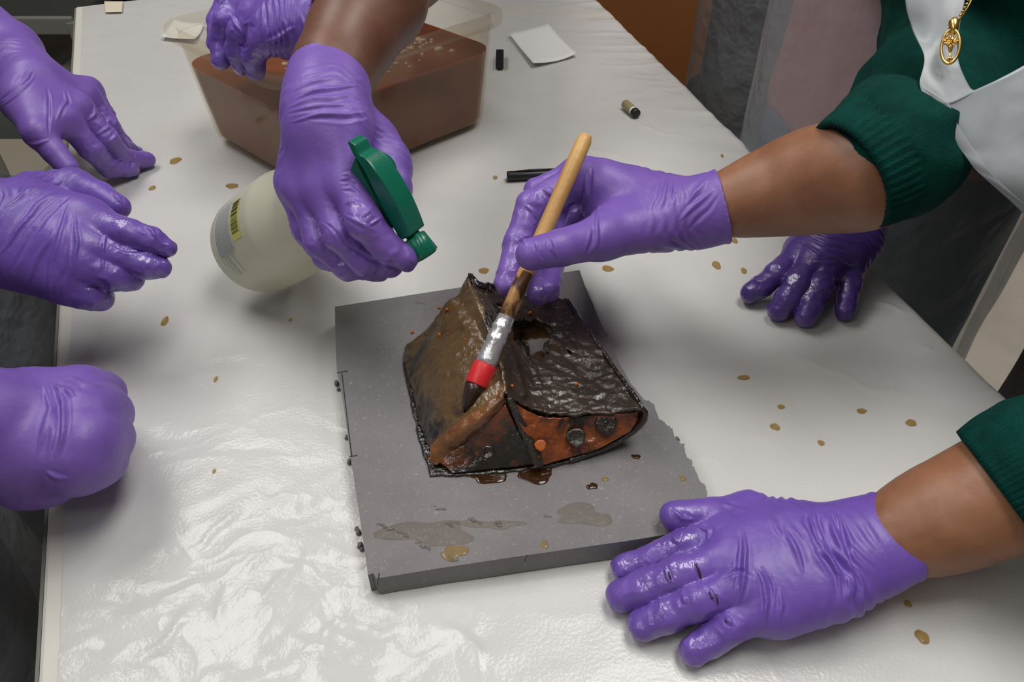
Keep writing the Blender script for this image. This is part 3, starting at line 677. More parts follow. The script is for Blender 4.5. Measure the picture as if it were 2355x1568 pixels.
sheet('right_flap', [[(1081, 637, 83.5), (1140, 655, 72), (1215, 676, 59), (1302, 684, 54)],
                     [(1114, 708, 82.5), (1165, 726, 68), (1250, 738, 58), (1348, 748, 56)],
                     [(1147, 800, 78.5), (1195, 812, 62), (1290, 815, 56), (1395, 818, 57)],
                     [(1162, 862, 75.5), (1215, 885, 58), (1320, 885, 54), (1442, 884, 58)],
                     [(1166, 908, 73.5), (1234, 940, 57), (1325, 952, 54), (1482, 938, 60)]], 100, 100, M['leather_dark'], 0.0028, 0.0018, 8, hole=[HOLE, HOLE2, HOLE3], jag=0.002, extra=pebbles)
back = P(1302, 684, .054)-P(1482, 938, .060)
prof = [(1478, 937, 60), (1486, 950, 56), (1482, 970, 49), (1458, 996, 38), (1405, 1027, 28), (1312, 1062, 23.5)]
rows = []
for t in (0, .34, .67, 1.0):
    r = []
    for a, b, c in prof:
        q = K(a, b, c)+back*t*0.97; r.append(q)
    rows.append(r)
G = patch(rows, 40, 36); N = grid_normals(G); X = G.reshape(-1, 3)+N.reshape(-1, 3)*(0.0014*(fbm(G.reshape(-1, 3)*80, 3, 3)-.5)*2)[:, None]
solid(pyd('right_curl', X, grid_faces(40, 36), M['leather_black'], art), 0.003, 0)
# inside: dirty water with reflections painted in its colour, riveted panels, central strap
sheet('front_panel_left', [[(1008, 1062, 27), (1060, 1022, 38), (1115, 972, 55), (1162, 930, 68)], [(1030, 1078, 25), (1085, 1055, 30), (1140, 1028, 38), (1190, 990, 50)],
                           [(1040, 1088, 23.5), (1100, 1082, 24), (1170, 1075, 24.5), (1240, 1066, 25)]], 40, 50, M['leather_rust'], 0.0025, 0.0012, 14)
sheet('front_panel_right', [[(1168, 918, 70), (1245, 958, 54), (1330, 958, 50), (1470, 948, 54)], [(1200, 985, 52), (1275, 1000, 42), (1350, 992, 40), (1466, 966, 47)],
                            [(1238, 1072, 25), (1300, 1055, 27), (1380, 1030, 31), (1450, 992, 40)]], 44, 64, M['leather_rust_bright'], 0.0025, 0.0012, 15)
sheet('centre_strap', [[(1166, 910, 71), (1174, 910, 72), (1182, 914, 71)], [(1191, 972, 52), (1199, 972, 53), (1207, 974, 52)], [(1216, 1030, 36.5), (1224, 1030, 37.5), (1232, 1030, 36.5)],
                       [(1232, 1074, 25), (1240, 1074, 25.5), (1248, 1072, 25)]], 40, 12, M['leather_black'], 0.003, 0.001, 16, jag=0.001)
iw = pyd('inside_water', [P(a, b, .047) for a, b in [(1120, 690), (1200, 690), (1300, 715), (1345, 790), (1330, 830), (1240, 850), (1190, 830), (1150, 770)]], [tuple(range(8))], M['innerwater'], None, False)
prop(iw, 'dirty brown water with painted grey reflections standing inside the torn hole of the leather pouch', 'water')
sheet('inner_shred', [[(1198, 785, 49), (1203, 780, 54)], [(1206, 802, 49), (1209, 790, 58)], [(1214, 820, 49), (1212, 800, 56)]], 12, 8, M['leather_dark'], 0.0015, 0.0004, 3)
def button(px, py, h, r, mt, hh=0.0025, ring=False, name='rivet', tilt=None):
    c = K(px, py, h); n = unit(CAM-c)*0.45+np.array([0, -.6, .45]); n = unit(n); u_, v_ = frame_of(n)
    V = []; F = []; k_ = 24
    pr_ = [(1.0, -.4), (1.02, .35), (.82, .9), (.5, 1.0), (.28, .85), (0.05, .8)] if not ring else [(1.0, -.4), (1.05, .5), (.9, 1.0), (.72, .9), (.6, .3), (.05, .25)]
    for f_, z in pr_:
        for i in range(k_):
            a = 2*math.pi*i/k_; w_ = 1+0.05*math.sin(3*a+px)+0.04*math.sin(7*a)
            V.append(c+u_*math.cos(a)*r*f_*w_+v_*math.sin(a)*r*f_*w_+n*z*hh)
    for j in range(len(pr_)-1):
        for i in range(k_): F.append((j*k_+i, j*k_+(i+1) % k_, (j+1)*k_+(i+1) % k_, (j+1)*k_+i))
    F.append(tuple((len(pr_)-1)*k_+i for i in range(k_)))
    return pyd(name, V, F, mt, art)
button(1325, 1006, 41, .0066, M['rivet'], .0014, True)
prop(button(1394, 974, 46, .0076, M['leather_black'], .0007, False), 'flat black corroded rivet')
button(1121, 1040, 35, .0046, M['leather_black'], .0014, True)
prop(button(1243, 1024, 41.5, .0040, M['rust'], .0004, name='rust_plug'), 'bright orange rust plug')
mb = MB()
for a, b, h, s in [(1010, 708, 66, 1.5), (1028, 712, 70, 1.6), (1010, 770, 60, 1.8), (1070, 780, 72, .9), (1065, 797, 71, .7), (1326, 884, 60, 1.8), (1030, 768, 65, .8), (1302, 720, 59, .7), (948, 765, 46, 1.6), (1108, 690, 84, .8), (1220, 720, 61, 1.8), (988, 1056, 30, 1.2), (1178, 888, 72, 1.4), (1335, 915, 58, .7), (1425, 860, 61, .8)]:
    q = K(a, b, h); mb.add(*blob(tuple(q), s*.001, s*.001, s*.0011, a, 8, 3))
mb.build('rust_crumbs', M['rust'], art, True)['kind'] = 'stuff'
# torn back peak
sheet('torn_peak', [[(1072, 640, 84), (1080, 628, 89), (1095, 640, 87), (1118, 650, 82), (1140, 655, 76)], [(1075, 655, 82), (1085, 650, 84), (1100, 660, 82), (1120, 668, 77), (1140, 674, 70)]], 16, 50, M['leather_black'], 0.002, 0.0015, 18, jag=0.004)

# ------------------------------------------------------------------ brush
b0, b1 = P(1068, 948, .058), P(1350, 308, .190); bd = b1-b0; bL = np.linalg.norm(bd); bd = bd/bL
def on_brush(py):
    t = np.linspace(0, 1, 400); q = proj(b0+np.outer(t, bd*bL)); return float(t[np.argmin(np.abs(q[:, 1]-py))])
bat = lambda py: b0+bd*bL*on_brush(py)
brush = empty('paint_brush', tuple(b0), 'wooden handled brush with silver ferrule and red band held over the leather', 'brush')
ft0, ft1, rd1 = on_brush(838), on_brush(728), on_brush(886)
B = lambda t: b0+bd*bL*t
pyd('handle', *rod([B(ft1-.01), B(on_brush(690)), B(on_brush(600)), B(on_brush(480)), B(on_brush(380)), B(on_brush(325)), B(on_brush(312)), B(1.0)], [.0054, .0058, .0058, .0060, .0061, .0058, .0045, .001]), M['wood'], brush)
pyd('handle_stain', *rod([B(ft1-.005), B(on_brush(690)), B(on_brush(628))], [.0057, .0060, .00585]), M['wood_dark'], brush)
ring_t = [ft0-.002, ft0+.02, ft1-.09, ft1-.085, ft1-.075, ft1-.07, ft1-.05, ft1-.045, ft1-.035, ft1-.03, ft1]
pyd('ferrule', *rod([B(t) for t in ring_t], [.0078, .0077, .0068, .0073, .0073, .0067, .0066, .0072, .0072, .0065, .0062]), M['ferrule'], brush)
pyd('red_band', *rod([B(rd1), B(rd1+.004), B(ft0-.004), B(ft0)], [.0084, .0087, .0086, .0083]), M['red'], brush)
V, F = rod([B(0), B(rd1*.12), B(rd1*.4), B(rd1*.75), B(rd1+.002)], [.0006, .0022, .0048, .0066, .0080], 40)
for i in range(len(V)): V[i] = V[i]+bd*0.0008*math.sin(i*7.3)+frame_of(bd)[0]*0.0005*math.sin(i*3.1)
pyd('bristles', V, F, M['bristle'], brush)

# ------------------------------------------------------------------ spray bottle
Bc, Nk = P(600, 560, .044), P(806, 432, .152); ax = unit(Nk-Bc); AL = np.linalg.norm(Nk-Bc)
up_, sd_ = frame_of(ax)
def lathe(prof, n=48, c=Bc, d=ax):
    u_, v_ = frame_of(d); V = []; F = []
    for s_, r_ in prof:
        for k in range(n):
            a = 2*math.pi*k/n; V.append(c+d*s_+u_*r_*math.cos(a)+v_*r_*math.sin(a))
    for i in range(len(prof)-1):
        for k in range(n): F.append((i*n+k, i*n+(k+1) % n, (i+1)*n+(k+1) % n, (i+1)*n+k))
    F.append(tuple(range(n))); F.append(tuple((len(prof)-1)*n+k for k in range(n)))
    return V, F
btl = empty('spray_bottle', tuple(Bc), 'milky spray bottle with green trigger head tilted in a purple gloved hand', 'spray bottle')
RB = .0475
body_prof = [(-.004, RB*.80), (-.0045, RB*.9), (-.002, RB*.975), (.004, RB), (.03, RB*1.0), (.080, RB*.99), (.085, RB*.97), (.088, RB*.945), (.10, RB*.88), (.12, RB*.70), (.137, RB*.48), (.148, RB*.34), (AL, RB*.30)]
pyd('bottle_body', *lathe(body_prof), M['bottle'], btl)
def rad_at(s):
    return float(np.interp(s, [p[0] for p in body_prof], [p[1] for p in body_prof]))
def ang_of(px, py, s):                       # the angle round the axis whose surface point shows nearest to a pixel
    th = np.linspace(0, 2*math.pi, 720); Pn = Bc+ax*s+rad_at(s)*(np.outer(np.cos(th), up_)+np.outer(np.sin(th), sd_))
    vis = ((np.outer(np.cos(th), up_)+np.outer(np.sin(th), sd_))*(CAM-Pn)).sum(1) > 0
    q = proj(Pn); dd = np.hypot(q[:, 0]-px, q[:, 1]-py)+1e4*(~vis); return float(th[int(np.argmin(dd))])
sv = lambda s, t, off: Bc+ax*s+(rad_at(s)+off)*(up_*math.cos(t)+sd_*math.sin(t))
def curved(s0, s1, t0, t1, off, n=10, V=None):
    V = []; 
    for i in range(2):
        for j in range(n+1): V.append(sv(s0+(s1-s0)*i, t0+(t1-t0)*j/n, off))
    return V, [(j, j+1, n+2+j, n+1+j) for j in range(n)]
ta, tb = ang_of(560, 466, .060), ang_of(560, 545, .060)
pyd('barcode_label', *curved(.052, .070, ta, tb, .0004), M['yellow'], btl)
mb = MB(); rr = random.Random(11); t = .04
while t < .84:
    wdt = rr.choice([.010, .014, .02, .03]); mb.add(*curved(.054, .0685, ta+(tb-ta)*t, ta+(tb-ta)*(t+wdt), .0007, 2)); t += wdt+rr.choice([.012, .018, .026])
mb.build('barcode_bars', M['ink'], btl)
mb = MB()
for row in range(12):
    s_ = .016+row*.0028; t = ta-.10+.02*rr.random()
    end = tb+.55 if row in (2, 4, 5, 8) else tb+.1+.2*rr.random()
    while t < end:
        wdt = rr.uniform(.012, .05); mb.add(*curved(s_, s_+.0010, t, t+wdt*(1 if tb > ta else -1)*.6, .0006, 2)); t += wdt*.85
mb.build('printed_text', M['greyink'], btl)
pyd('print_panel', *curved(.012, .050, ta-.1, tb+.12, .0002, 16), M['label_clear'], btl)
# trigger head: profile in the plane of (hd, ax), extruded across its width
Tc = Nk+ax*0.060
def on_plane(px, py, c, n):
    d_ = Z(px, py, 1.0)-CAM; return CAM+d_*(np.dot(c-CAM, n)/np.dot(d_, n))
E1, E2 = on_plane(822, 312, Tc, ax), on_plane(962, 530, Tc, ax)
hd = unit(E2-E1); HL = np.linalg.norm(E2-E1); wd_ = np.cross(ax, hd)
pyd('neck_collar', *lathe([(AL-.006, .0165), (AL-.004, .018), (AL+.012, .018), (AL+.014, .015), (AL+.05, .011)], 32), M['green_plastic'], btl)
hp = lambda t, z, w: E1+hd*HL*t+ax*z+wd_*w
def head(name, prof, w, taper=None, mt='green_plastic', bv=.0015):
    V = []; n = len(prof)
    for sg in (-1, 1):
        for t, z in prof: V.append(hp(t, z, sg*w*(taper(t) if taper else 1)))
    F = [tuple(range(n)), tuple(range(n, 2*n))]+[(i, (i+1) % n, n+(i+1) % n, n+i) for i in range(n)]
    return bevel(pyd(name, V, F, M[mt], btl, False), bv, 3)
HW = .0084
tops = catmull(np.array([(0, -.003), (.06, -.0005), (.15, -.001), (.20, .003), (.32, .0062), (.5, .0072), (.7, .0058), (.88, .0022), (1.0, -.001)]), np.linspace(0, 8, 41))
head('head_housing', [tuple(q) for q in tops]+[(1.0, -.014), (.80, -.012), (.5, -.008), (.3, -.005), (.2, -.006), (.12, -.008), (.0, -.006)], HW, lambda t: .74+.26*min(1, max(0, (t-.1)/.25)), bv=.0012)
head('head_body', [(.14, -.008), (.30, -.012), (.55, -.015), (.86, -.016), (.90, -.026), (.62, -.036), (.42, -.038), (.30, -.034), (.2, -.02)], HW*.78)
head('trigger', [(.70, -.02), (.84, -.022), (.95, -.05), (1.02, -.075), (.97, -.078), (.86, -.055)], HW*.62)
nz0 = hp(1.0, -.0085, 0)
V, F = [], []
ncl = [(-.001, .0055), (.002, .0055), (.003, .0082), (.018, .0098), (.0195, .0085), (.0195, .004), (.014, .003)]; n = 40
u_, v_ = frame_of(hd)
for s_, r_ in ncl:
    for k in range(n):
        a = 2*math.pi*k/n; rr_ = r_*(1+(.05 if k % 4 < 2 else -.03)*(0.003 <= s_ <= .0181)); V.append(nz0+hd*s_+u_*rr_*math.cos(a)+v_*rr_*math.sin(a))
for i in range(len(ncl)-1):
    for k in range(n): F.append((i*n+k, i*n+(k+1) % n, (i+1)*n+(k+1) % n, (i+1)*n+k))
F.append(tuple((len(ncl)-1)*n+k for k in range(n)))
pyd('nozzle', V, F, M['green_plastic'], btl, True)
c = hp(.885, -.019, 0); sgn = 1 if np.dot(wd_, unit(P(700, 700)-c)) > 0 else -1
pyd('pivot_pin', *rod([c+wd_*sgn*(HW*.5), c+wd_*sgn*(HW*.86)], [.0022, .0021], 14), M['white_plastic'], btl)

# ------------------------------------------------------------------ people
def person(loc, label): return empty('person', loc, label, 'person')
def ribbed(name, a, b, ra, rb, mt, parent, n=140, ribs=46, flare=0.002):
    d = unit(b-a); V = []; F = []; u_, v_ = frame_of(d); rows = 10
    for side in (0, 1):
        for i in range(rows):
            t = i/(rows-1) if not side else 1-i/(rows-1)
            for k in range(n):
                an = 2*math.pi*k/n; r_ = ra+(rb-ra)*t+0.0009*math.sin(ribs*an)-(0.0034 if side else 0)+(flare*math.sin(t*math.pi) if not side else 0)
                V.append(a+(b-a)*t+u_*r_*math.cos(an)+v_*r_*math.sin(an))
    R = 2*rows
    for i in range(R):
        for k in range(n): F.append((i*n+k, i*n+(k+1) % n, ((i+1) % R)*n+(k+1) % n, ((i+1) % R)*n+k))
    return pyd(name, V, F, mt, parent)
def seg(L, n=None, k=1.0):                           # chain -> sdf segments
    ch = chain(L); return [(a, b, ra, rb, n, k) for (a, ra), (b, rb) in zip(ch[:-1], ch[1:])]
skinr = lambda V: 0.0012*(fbm(V*30, 2, 2)-.5)
def cloth(amp=.006, fr=9, sd=0):
    return lambda V: amp*(1-np.abs(fbm(V*np.array([fr, fr, fr*.45]), sd, 3)*2-1)*2.2)
def column(name, x, y, rx, ry, z0, z1, mt, parent, amp=.008, fr=8, sd=0, yaw=0.0, top=1.0, a0=0.0, a1=2*math.pi, n=72, rows=40, thick=None, wav=0.0):
    V = []
    full = a1-a0 > 6.2
    for i in range(rows):
        z = z0+(z1-z0)*i/(rows-1); s = 1+(top-1)*i/(rows-1)
        for k in range(n):
            t = a0+(a1-a0)*k/(n if full else n-1); lx, ly = rx*s*math.cos(t), ry*s*math.sin(t)
            V.append((x+lx*math.cos(yaw)-ly*math.sin(yaw), y+lx*math.sin(yaw)+ly*math.cos(yaw), z))
    V = np.array(V); ctr = np.array([x, y, 0]); o = V*np.array([1, 1, 0])-ctr; o = o/np.linalg.norm(o, axis=1, keepdims=True)
    D = amp*(1-np.abs(fbm(V*np.array([fr, fr, fr*.4]), sd, 3)*2-1)*2.2)
    if wav: D = D+wav*np.abs(np.sin(V[:, 2]*9+np.arctan2(o[:, 1], o[:, 0])*3))*0.5
    V = V+o*D[:, None]
    nn = n if full else n-1
    F = [(i*n+k, i*n+(k+1) % n, (i+1)*n+(k+1) % n, (i+1)*n+k) for i in range(rows-1) for k in range(nn)]
    if full and not thick: F += [tuple(range(n)), tuple((rows-1)*n+k for k in range(n))]
    ob = pyd(name, V, F, mt, parent)
    if thick: solid(ob, thick, 0)
    return ob
def legs(x, y, yaw, mt, parent, zt=0.85, r=0.085, gap=0.10):
    for s in (-1, 1):
        cx, cy = x+gap*s*math.cos(yaw), y+gap*s*math.sin(yaw)
        V, F = tube([(cx, cy, 0.03), (cx, cy, .3), (cx, cy, .5), (cx, cy, zt)], [r*.72, r*.7, r*.85, r*1.15], 20); pyd('trouser_leg', V, F, mt, parent)
        V, F = tube([(cx-.02*0, cy, .0), (cx, cy, .045)], [r*.8, r*.6], 16); pyd('shoe', V, F, M['black_cloth'], parent)

# --- woman in green at the right
p4 = person((.66, .50, 0), 'person in a green sweater and plastic apron brushing the leather object from the right')
ra_ = [(1640, 476, 147, 19), (1700, 462, 150, 22.5), (1790, 436, 158, 29.5), (1890, 412, 172, 34.5), (1985, 402, 186, 34.5)]
la_ = [(2035, 1238, 42, 21.5), (2110, 1212, 48, 25.5), (2210, 1172, 60, 29.5), (2330, 1120, 74, 32), (2480, 1050, 100, 38)]
S1 = K(2225, 70, -665); S2 = np.array([.54, .42, TZ+.32])
el2 = K(2480, 1050, 100)
tA, tB = Z(2300, -330, .612), Z(2880, 530, .62)
seg_b = seg(ra_)+[(K(1985, 402, 186), K(2070, 338, -530), .034, .030, None, 1), (K(2070, 338, -530), S1, .030, .036, None, 1)]+seg(la_)+[(el2, S2, .034, .034, None, 1), (S1, tA*.5+tB*.5, .03, .07, None, 1), (S2, tA*.5+tB*.5, .03, .07, None, 1)]
body_sdf('body', seg_b, M['skin'], p4, 0.0042, 0.02, skinr)
hip = np.array([.62, .48, .80])
sw = [(tA, tB, .118, .118, None, 1), (tB, np.array([.72, .45, .80]), .118, .12, None, 1)]+[(a, b, ra, rb, None, 1) for a, b, ra, rb in [(K(2056, 345, -526), K(2134, 238, -605), .0435, .046), (K(2134, 238, -605), K(2225, 70, -685), .046, .055), (K(2225, 70, -665), tA*.7+tB*.3, .055, .09)]]
sw += [(K(2420, 1078, 90), el2+np.array([.03, -.01, .03]), .042, .048, None, 1), (el2+np.array([.03, -.01, .03]), S2, .048, .055, None, 1), (S2, tA*.4+tB*.6, .055, .10, None, 1)]
body_sdf('sweater', sw, M['knit'], p4, 0.0045, 0.03, lambda V: 0.006*(1-np.abs(fbm(V*np.array([14, 14, 20]), 3, 3)*2-1)*2.2))
ribbed('sleeve_cuff', K(1952, 405, -524), K(2062, 342, -524), .0405, .0440, M['knit'], p4)
ribbed('sleeve_cuff', K(2302, 1134, 70), K(2430, 1072, 92), .0425, .0445, M['knit'], p4, 220, 80)
glove('glove', dict(wrist=[(1664, 474, 148, 28), (1600, 490, 142, 25), (1545, 494, 136, 25.5)], flat=.9, wn=unit(CAM-P(1560, 490, .14)), palm_r=14, carp=.010, hollow=.03,
    fingers=[[(1338, 408, 152, 13.5), (1222, 474, 140, 11.5), (1190, 560, 122, 10.2), (1166, 652, 106, 9.2)],
             [(1332, 398, 130, 13), (1236, 440, 118, 11), (1218, 560, 98, 9.8), (1238, 676, 92, 8.4)],
             [(1345, 412, 108, 12), (1290, 470, 88, 10.5), (1276, 590, 86, 9), (1262, 668, 92, 8.2)],
             [(1372, 430, 92, 11), (1330, 485, 80, 10), (1318, 535, 98, 9), (1330, 500, 112, 8)]],
    thumb=[(1500, 520, 140, 18), (1385, 546, 142, 15.5), (1290, 570, 147, 12.6), (1222, 585, 150, 11.4)],
    fill=[((1520, 470, 138, 22), (1390, 420, 150, 16)), ((1520, 500, 138, 20), (1400, 520, 138, 16)), ((1450, 460, 135, 20), (1380, 480, 132, 14))],
    folds=[([(1362, 385), (1364, 400), (1356, 450)], 4, -1.0), ([(1352, 400), (1350, 450), (1338, 495)], 5, 1.2), ([(1378, 470), (1372, 520), (1368, 580)], 4, 1.2), ([(1345, 592), (1358, 560), (1368, 520)], 4, -1.0),
           ([(1548, 410), (1552, 440), (1546, 470)], 4, -1.4), ([(1582, 470), (1600, 440), (1625, 410)], 5, 1.2), ([(1560, 510), (1600, 470), (1640, 430)], 5, 1.2), ([(1575, 535), (1630, 480), (1655, 440)], 5, -.8),
           ([(1232, 552), (1238, 575), (1250, 600)], 4, -1.2), ([(1262, 545), (1270, 570), (1285, 590)], 4, 1.0), ([(1205, 475), (1225, 488), (1240, 512)], 4, 1.2), ([(1190, 540), (1210, 558)], 4, 1.0), ([(1245, 430), (1262, 445), (1275, 455)], 4, 1.2)],
    rip=.8), M['glove'], p4, 0.0016)
near_glove = glove('glove', dict(wrist=[(2066, 1229, 46, 28.5), (2000, 1253, 42, 28), (1945, 1272, 38, 29), (1885, 1290, 34, 31)], flat=.66, wn=(0.05, -.15, 1), palm_r=13.5, carp=.0135, hollow=.03,
    fingers=[[(1672, 1222, 30, 12), (1570, 1256, 26, 10), (1495, 1286, 17, 9), (1432, 1307, 10, 8.2)],
             [(1684, 1284, 33, 12.5), (1560, 1322, 29, 11.3), (1484, 1352, 18, 10.8), (1430, 1370, 10.5, 9.6)],
             [(1712, 1342, 31, 12), (1602, 1384, 27, 10.6), (1536, 1412, 17, 10), (1480, 1436, 10, 9.2)],
             [(1752, 1398, 25, 11.5), (1684, 1438, 21, 10), (1638, 1468, 13, 9.4), (1597, 1496, 9, 8.8)]],
    thumb=[(1800, 1215, 30, 18), (1722, 1178, 26, 13), (1640, 1181, 32, 10.4), (1550, 1185, 33, 9.6)],
    fill=[((1780, 1245, 31, 18), (1700, 1250, 32, 14)), ((1820, 1300, 30, 19), (1740, 1330, 30, 15)), ((1850, 1370, 25, 16), (1790, 1410, 22, 14))],
    folds=[([(1712, 1210), (1716, 1260), (1712, 1310), (1702, 1392)], 5, 1.4), ([(1700, 1215), (1704, 1250), (1698, 1310), (1690, 1360)], 5, -1.2), ([(1735, 1300), (1755, 1350), (1765, 1385), (1757, 1450)], 5, 1.5), ([(1748, 1300), (1772, 1352), (1778, 1390)], 4, -1.0),
           ([(1858, 1175), (1880, 1240), (1925, 1320), (1935, 1390)], 5, 1.8), ([(1880, 1176), (1900, 1240), (1942, 1320), (1948, 1370)], 5, -1.6), ([(1905, 1172), (1925, 1240), (1955, 1310), (1978, 1362)], 6, 2.0), ([(1926, 1172), (1942, 1230), (1962, 1300)], 5, -1.6), ([(1840, 1210), (1880, 1290), (1905, 1330)], 5, 1.0),
           ([(1800, 1200), (1830, 1270), (1850, 1320)], 6, 1.0), ([(1770, 1180), (1800, 1240)], 6, .8), ([(1790, 1350), (1800, 1390), (1795, 1430)], 5, 1.0),
           ([(1545, 1170), (1570, 1192), (1600, 1196)], 5, 1.0), ([(1660, 1160), (1690, 1172), (1720, 1176)], 5, 1.2), ([(1600, 1210), (1630, 1218), (1628, 1240)], 4, 1.2), ([(1540, 1230), (1560, 1250)], 5, 1.0), ([(1530, 1300), (1535, 1325), (1545, 1340)], 4, 1.2), ([(1600, 1290), (1608, 1315), (1612, 1335)], 4, -1.0), ([(1630, 1350), (1640, 1370), (1650, 1390)], 4, 1.2), ([(1570, 1370), (1580, 1390)], 5, 1.0), ([(1670, 1420), (1690, 1440)], 5, 1.2), ([(1660, 1330), (1700, 1310), (1730, 1330)], 5, -1.0)],
    rip=1.1, crum=1.0, wet=1.0), M['glove_wet'], p4, 0.0015)
from mathutils.bvhtree import BVHTree
def on_surface(ob, pts):
    me = ob.data; q = np.empty(len(me.vertices)*3, np.float32); me.vertices.foreach_get('co', q); off = np.array(ob.matrix_basis.translation)
    o_ = ob; shift = np.zeros(3)
    while o_ is not None: shift += np.array(o_.location); o_ = o_.parent
    q = q.reshape(-1, 3)+shift
    tree = BVHTree.FromPolygons([tuple(map(float, a)) for a in q], [tuple(p.vertices) for p in me.polygons]); out = []
    for x_, y_ in pts:
        d_ = unit(Z(x_, y_, 1.0)-CAM); h_ = tree.ray_cast(Vector(CAM), Vector(d_))
        if h_[0] is not None: out.append(np.array(h_[0])+np.array(h_[1])*0.0001)
    return out
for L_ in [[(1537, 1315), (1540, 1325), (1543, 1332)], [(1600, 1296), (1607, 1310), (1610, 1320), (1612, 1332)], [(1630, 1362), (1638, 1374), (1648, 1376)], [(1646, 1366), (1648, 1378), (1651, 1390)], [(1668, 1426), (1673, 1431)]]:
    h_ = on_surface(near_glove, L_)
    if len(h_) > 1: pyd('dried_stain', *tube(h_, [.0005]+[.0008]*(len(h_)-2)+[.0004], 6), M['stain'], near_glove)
# bib: straps, folded bib and its turned edge
def film(name, ctrl, mt, parent, nu=40, nv=40, amp=.002, sd=0, thick=.0004, fr=24):
    G = patch([[Z(a, b, c) for a, b, c in r] for r in ctrl], nu, nv); N = grid_normals(G).reshape(-1, 3); X = G.reshape(-1, 3)
    X = X+N*(amp*(fbm(X*fr, sd, 3)-.5)*2)[:, None]; o = pyd(name, X, grid_faces(nu, nv), mt, parent); solid(o, thick, 0); return o
ap = film('apron', [[(2178, 238, .483), (2240, 208, .484), (2300, 180, .486), (2380, 135, .484), (2560, 20, .488), (2760, -140, .52)], [(2186, 270, .484), (2235, 280, .484), (2320, 262, .486), (2420, 230, .484), (2600, 160, .488), (2800, 40, .52)],
                    [(2222, 330, .486), (2270, 345, .486), (2350, 330, .488), (2460, 310, .485), (2640, 270, .488), (2840, 220, .52)], [(2270, 404, .489), (2310, 420, .489), (2400, 420, .488), (2500, 410, .487), (2680, 400, .49), (2880, 400, .52)],
                    [(2358, 492, .512), (2420, 520, .505), (2500, 520, .50), (2580, 510, .492), (2740, 520, .492), (2920, 560, .52)]], M['bib'], p4, 50, 70, .004, 3)
film('apron_strap', [[(2190, -420, .530), (2225, -420, .518), (2260, -420, .51), (2290, -420, .508)], [(2128, -200, .520), (2170, -200, .508), (2215, -200, .502), (2250, -200, .500)], [(2084, -30, .512), (2140, -30, .502), (2190, -30, .497), (2224, -30, .495)], [(2096, 60, .510), (2140, 60, .500), (2180, 60, .495), (2207, 60, .493)],
                     [(2125, 130, .496), (2150, 130, .494), (2180, 130, .493), (2203, 130, .491)], [(2116, 185, .489), (2140, 190, .487), (2170, 195, .486), (2225, 200, .488)],
                     [(2122, 215, .487), (2150, 225, .485), (2180, 240, .483), (2240, 215, .486)]], M['bib'], p4, 60, 30, .003, 7)
film('apron_fold', [[(2117, 196, .488), (2150, 215, .484), (2184, 240, .482)], [(2158, 270, .486), (2180, 280, .484), (2206, 292, .483)], [(2206, 340, .486), (2222, 345, .485), (2244, 350, .484)],
                    [(2258, 402, .490), (2275, 408, .488), (2292, 412, .486)], [(2355, 492, .516), (2362, 488, .510), (2372, 484, .50)]], M['bib'], p4, 40, 16, .002, 9)
# necklace
nk = prop(pyd('necklace', *tube([Z(a, b, c) for a, b, c in [(2262, -60, 0.496), (2245, -25, 0.493), (2228, 12, 0.490), (2212, 38, 0.487), (2200, 52, 0.484)]], [.0007]*5, 8), M['gold'], p4), 'fine gold chain')
mb = MB()
for k in range(14):
    t = k/13; q = Z(2262+(2200-2262)*t, -60+112*t, 0.496-.0125*t); mb.add(*blob(tuple(q), .0012, .0012, .0009, 0, 8, 3, 0))
mb.build('chain_link', M['gold'], nk, True)['kind'] = 'stuff'
pc = Z(2186, 107, 0.479); pn = unit(CAM-pc); pu = unit(Z(2190, 60, 0.479)-pc); pw = np.cross(pu, pn)
PH, PW = .0108, .0054
V = []; F = []; n = 40
V, F = tube([pc+pu*PH*math.cos(a)+pw*PW*math.sin(a) for a in np.linspace(0, 2*math.pi, n)], [.0009]*n, 8, False)
mb = MB().add(V, F)
br = [[(0, -.95), (0, -.2)], [(0, -.3), (.35, .3), (.6, .55)], [(0, -.3), (-.35, .3), (-.6, .55)], [(0, -.25), (.1, .4), (.15, .85)], [(0, -.25), (-.12, .4), (-.2, .8)], [(0, -.6), (.3, -.8)], [(0, -.6), (-.3, -.8)], [(.3, .25), (.75, .2)], [(-.3, .25), (-.75, .2)]]
for L_ in br: mb.add(*tube([pc+pw*PW*a+pu*PH*b for a, b in L_], [.0009]+[.0006]*(len(L_)-1), 6))
rr = random.Random(2)
for k in range(46):
    a = rr.uniform(0, 2*math.pi); q = math.sqrt(rr.random())*.8; x_, y_ = q*math.cos(a), .38+q*.55*math.sin(a)
    if x_*x_+y_*y_ < .85: mb.add(*blob(tuple(pc+pw*PW*x_+pu*PH*y_+pn*.0004), .0007, .0007, .0007, k, 6, 2, 0))
pend = mb.build('pendant', M['gold'], nk, True); pend['label'] = 'oval gold pendant with a tree inside'
q = Z(2193, 60, 0.480)
pyd('pendant_bail', *tube([q+pu*.0055, q+pu*.003, q-pu*.003, q-pu*.0055], [.001, .0032, .0028, .001], 12), M['gold'], nk)
legs(.70, .50, 1.2, M['jeans'], p4, .9, .09, .09)
column('apron_skirt', .665, .49, .155, .18, .45, .90, M['char'], p4, .006, 8, 4)

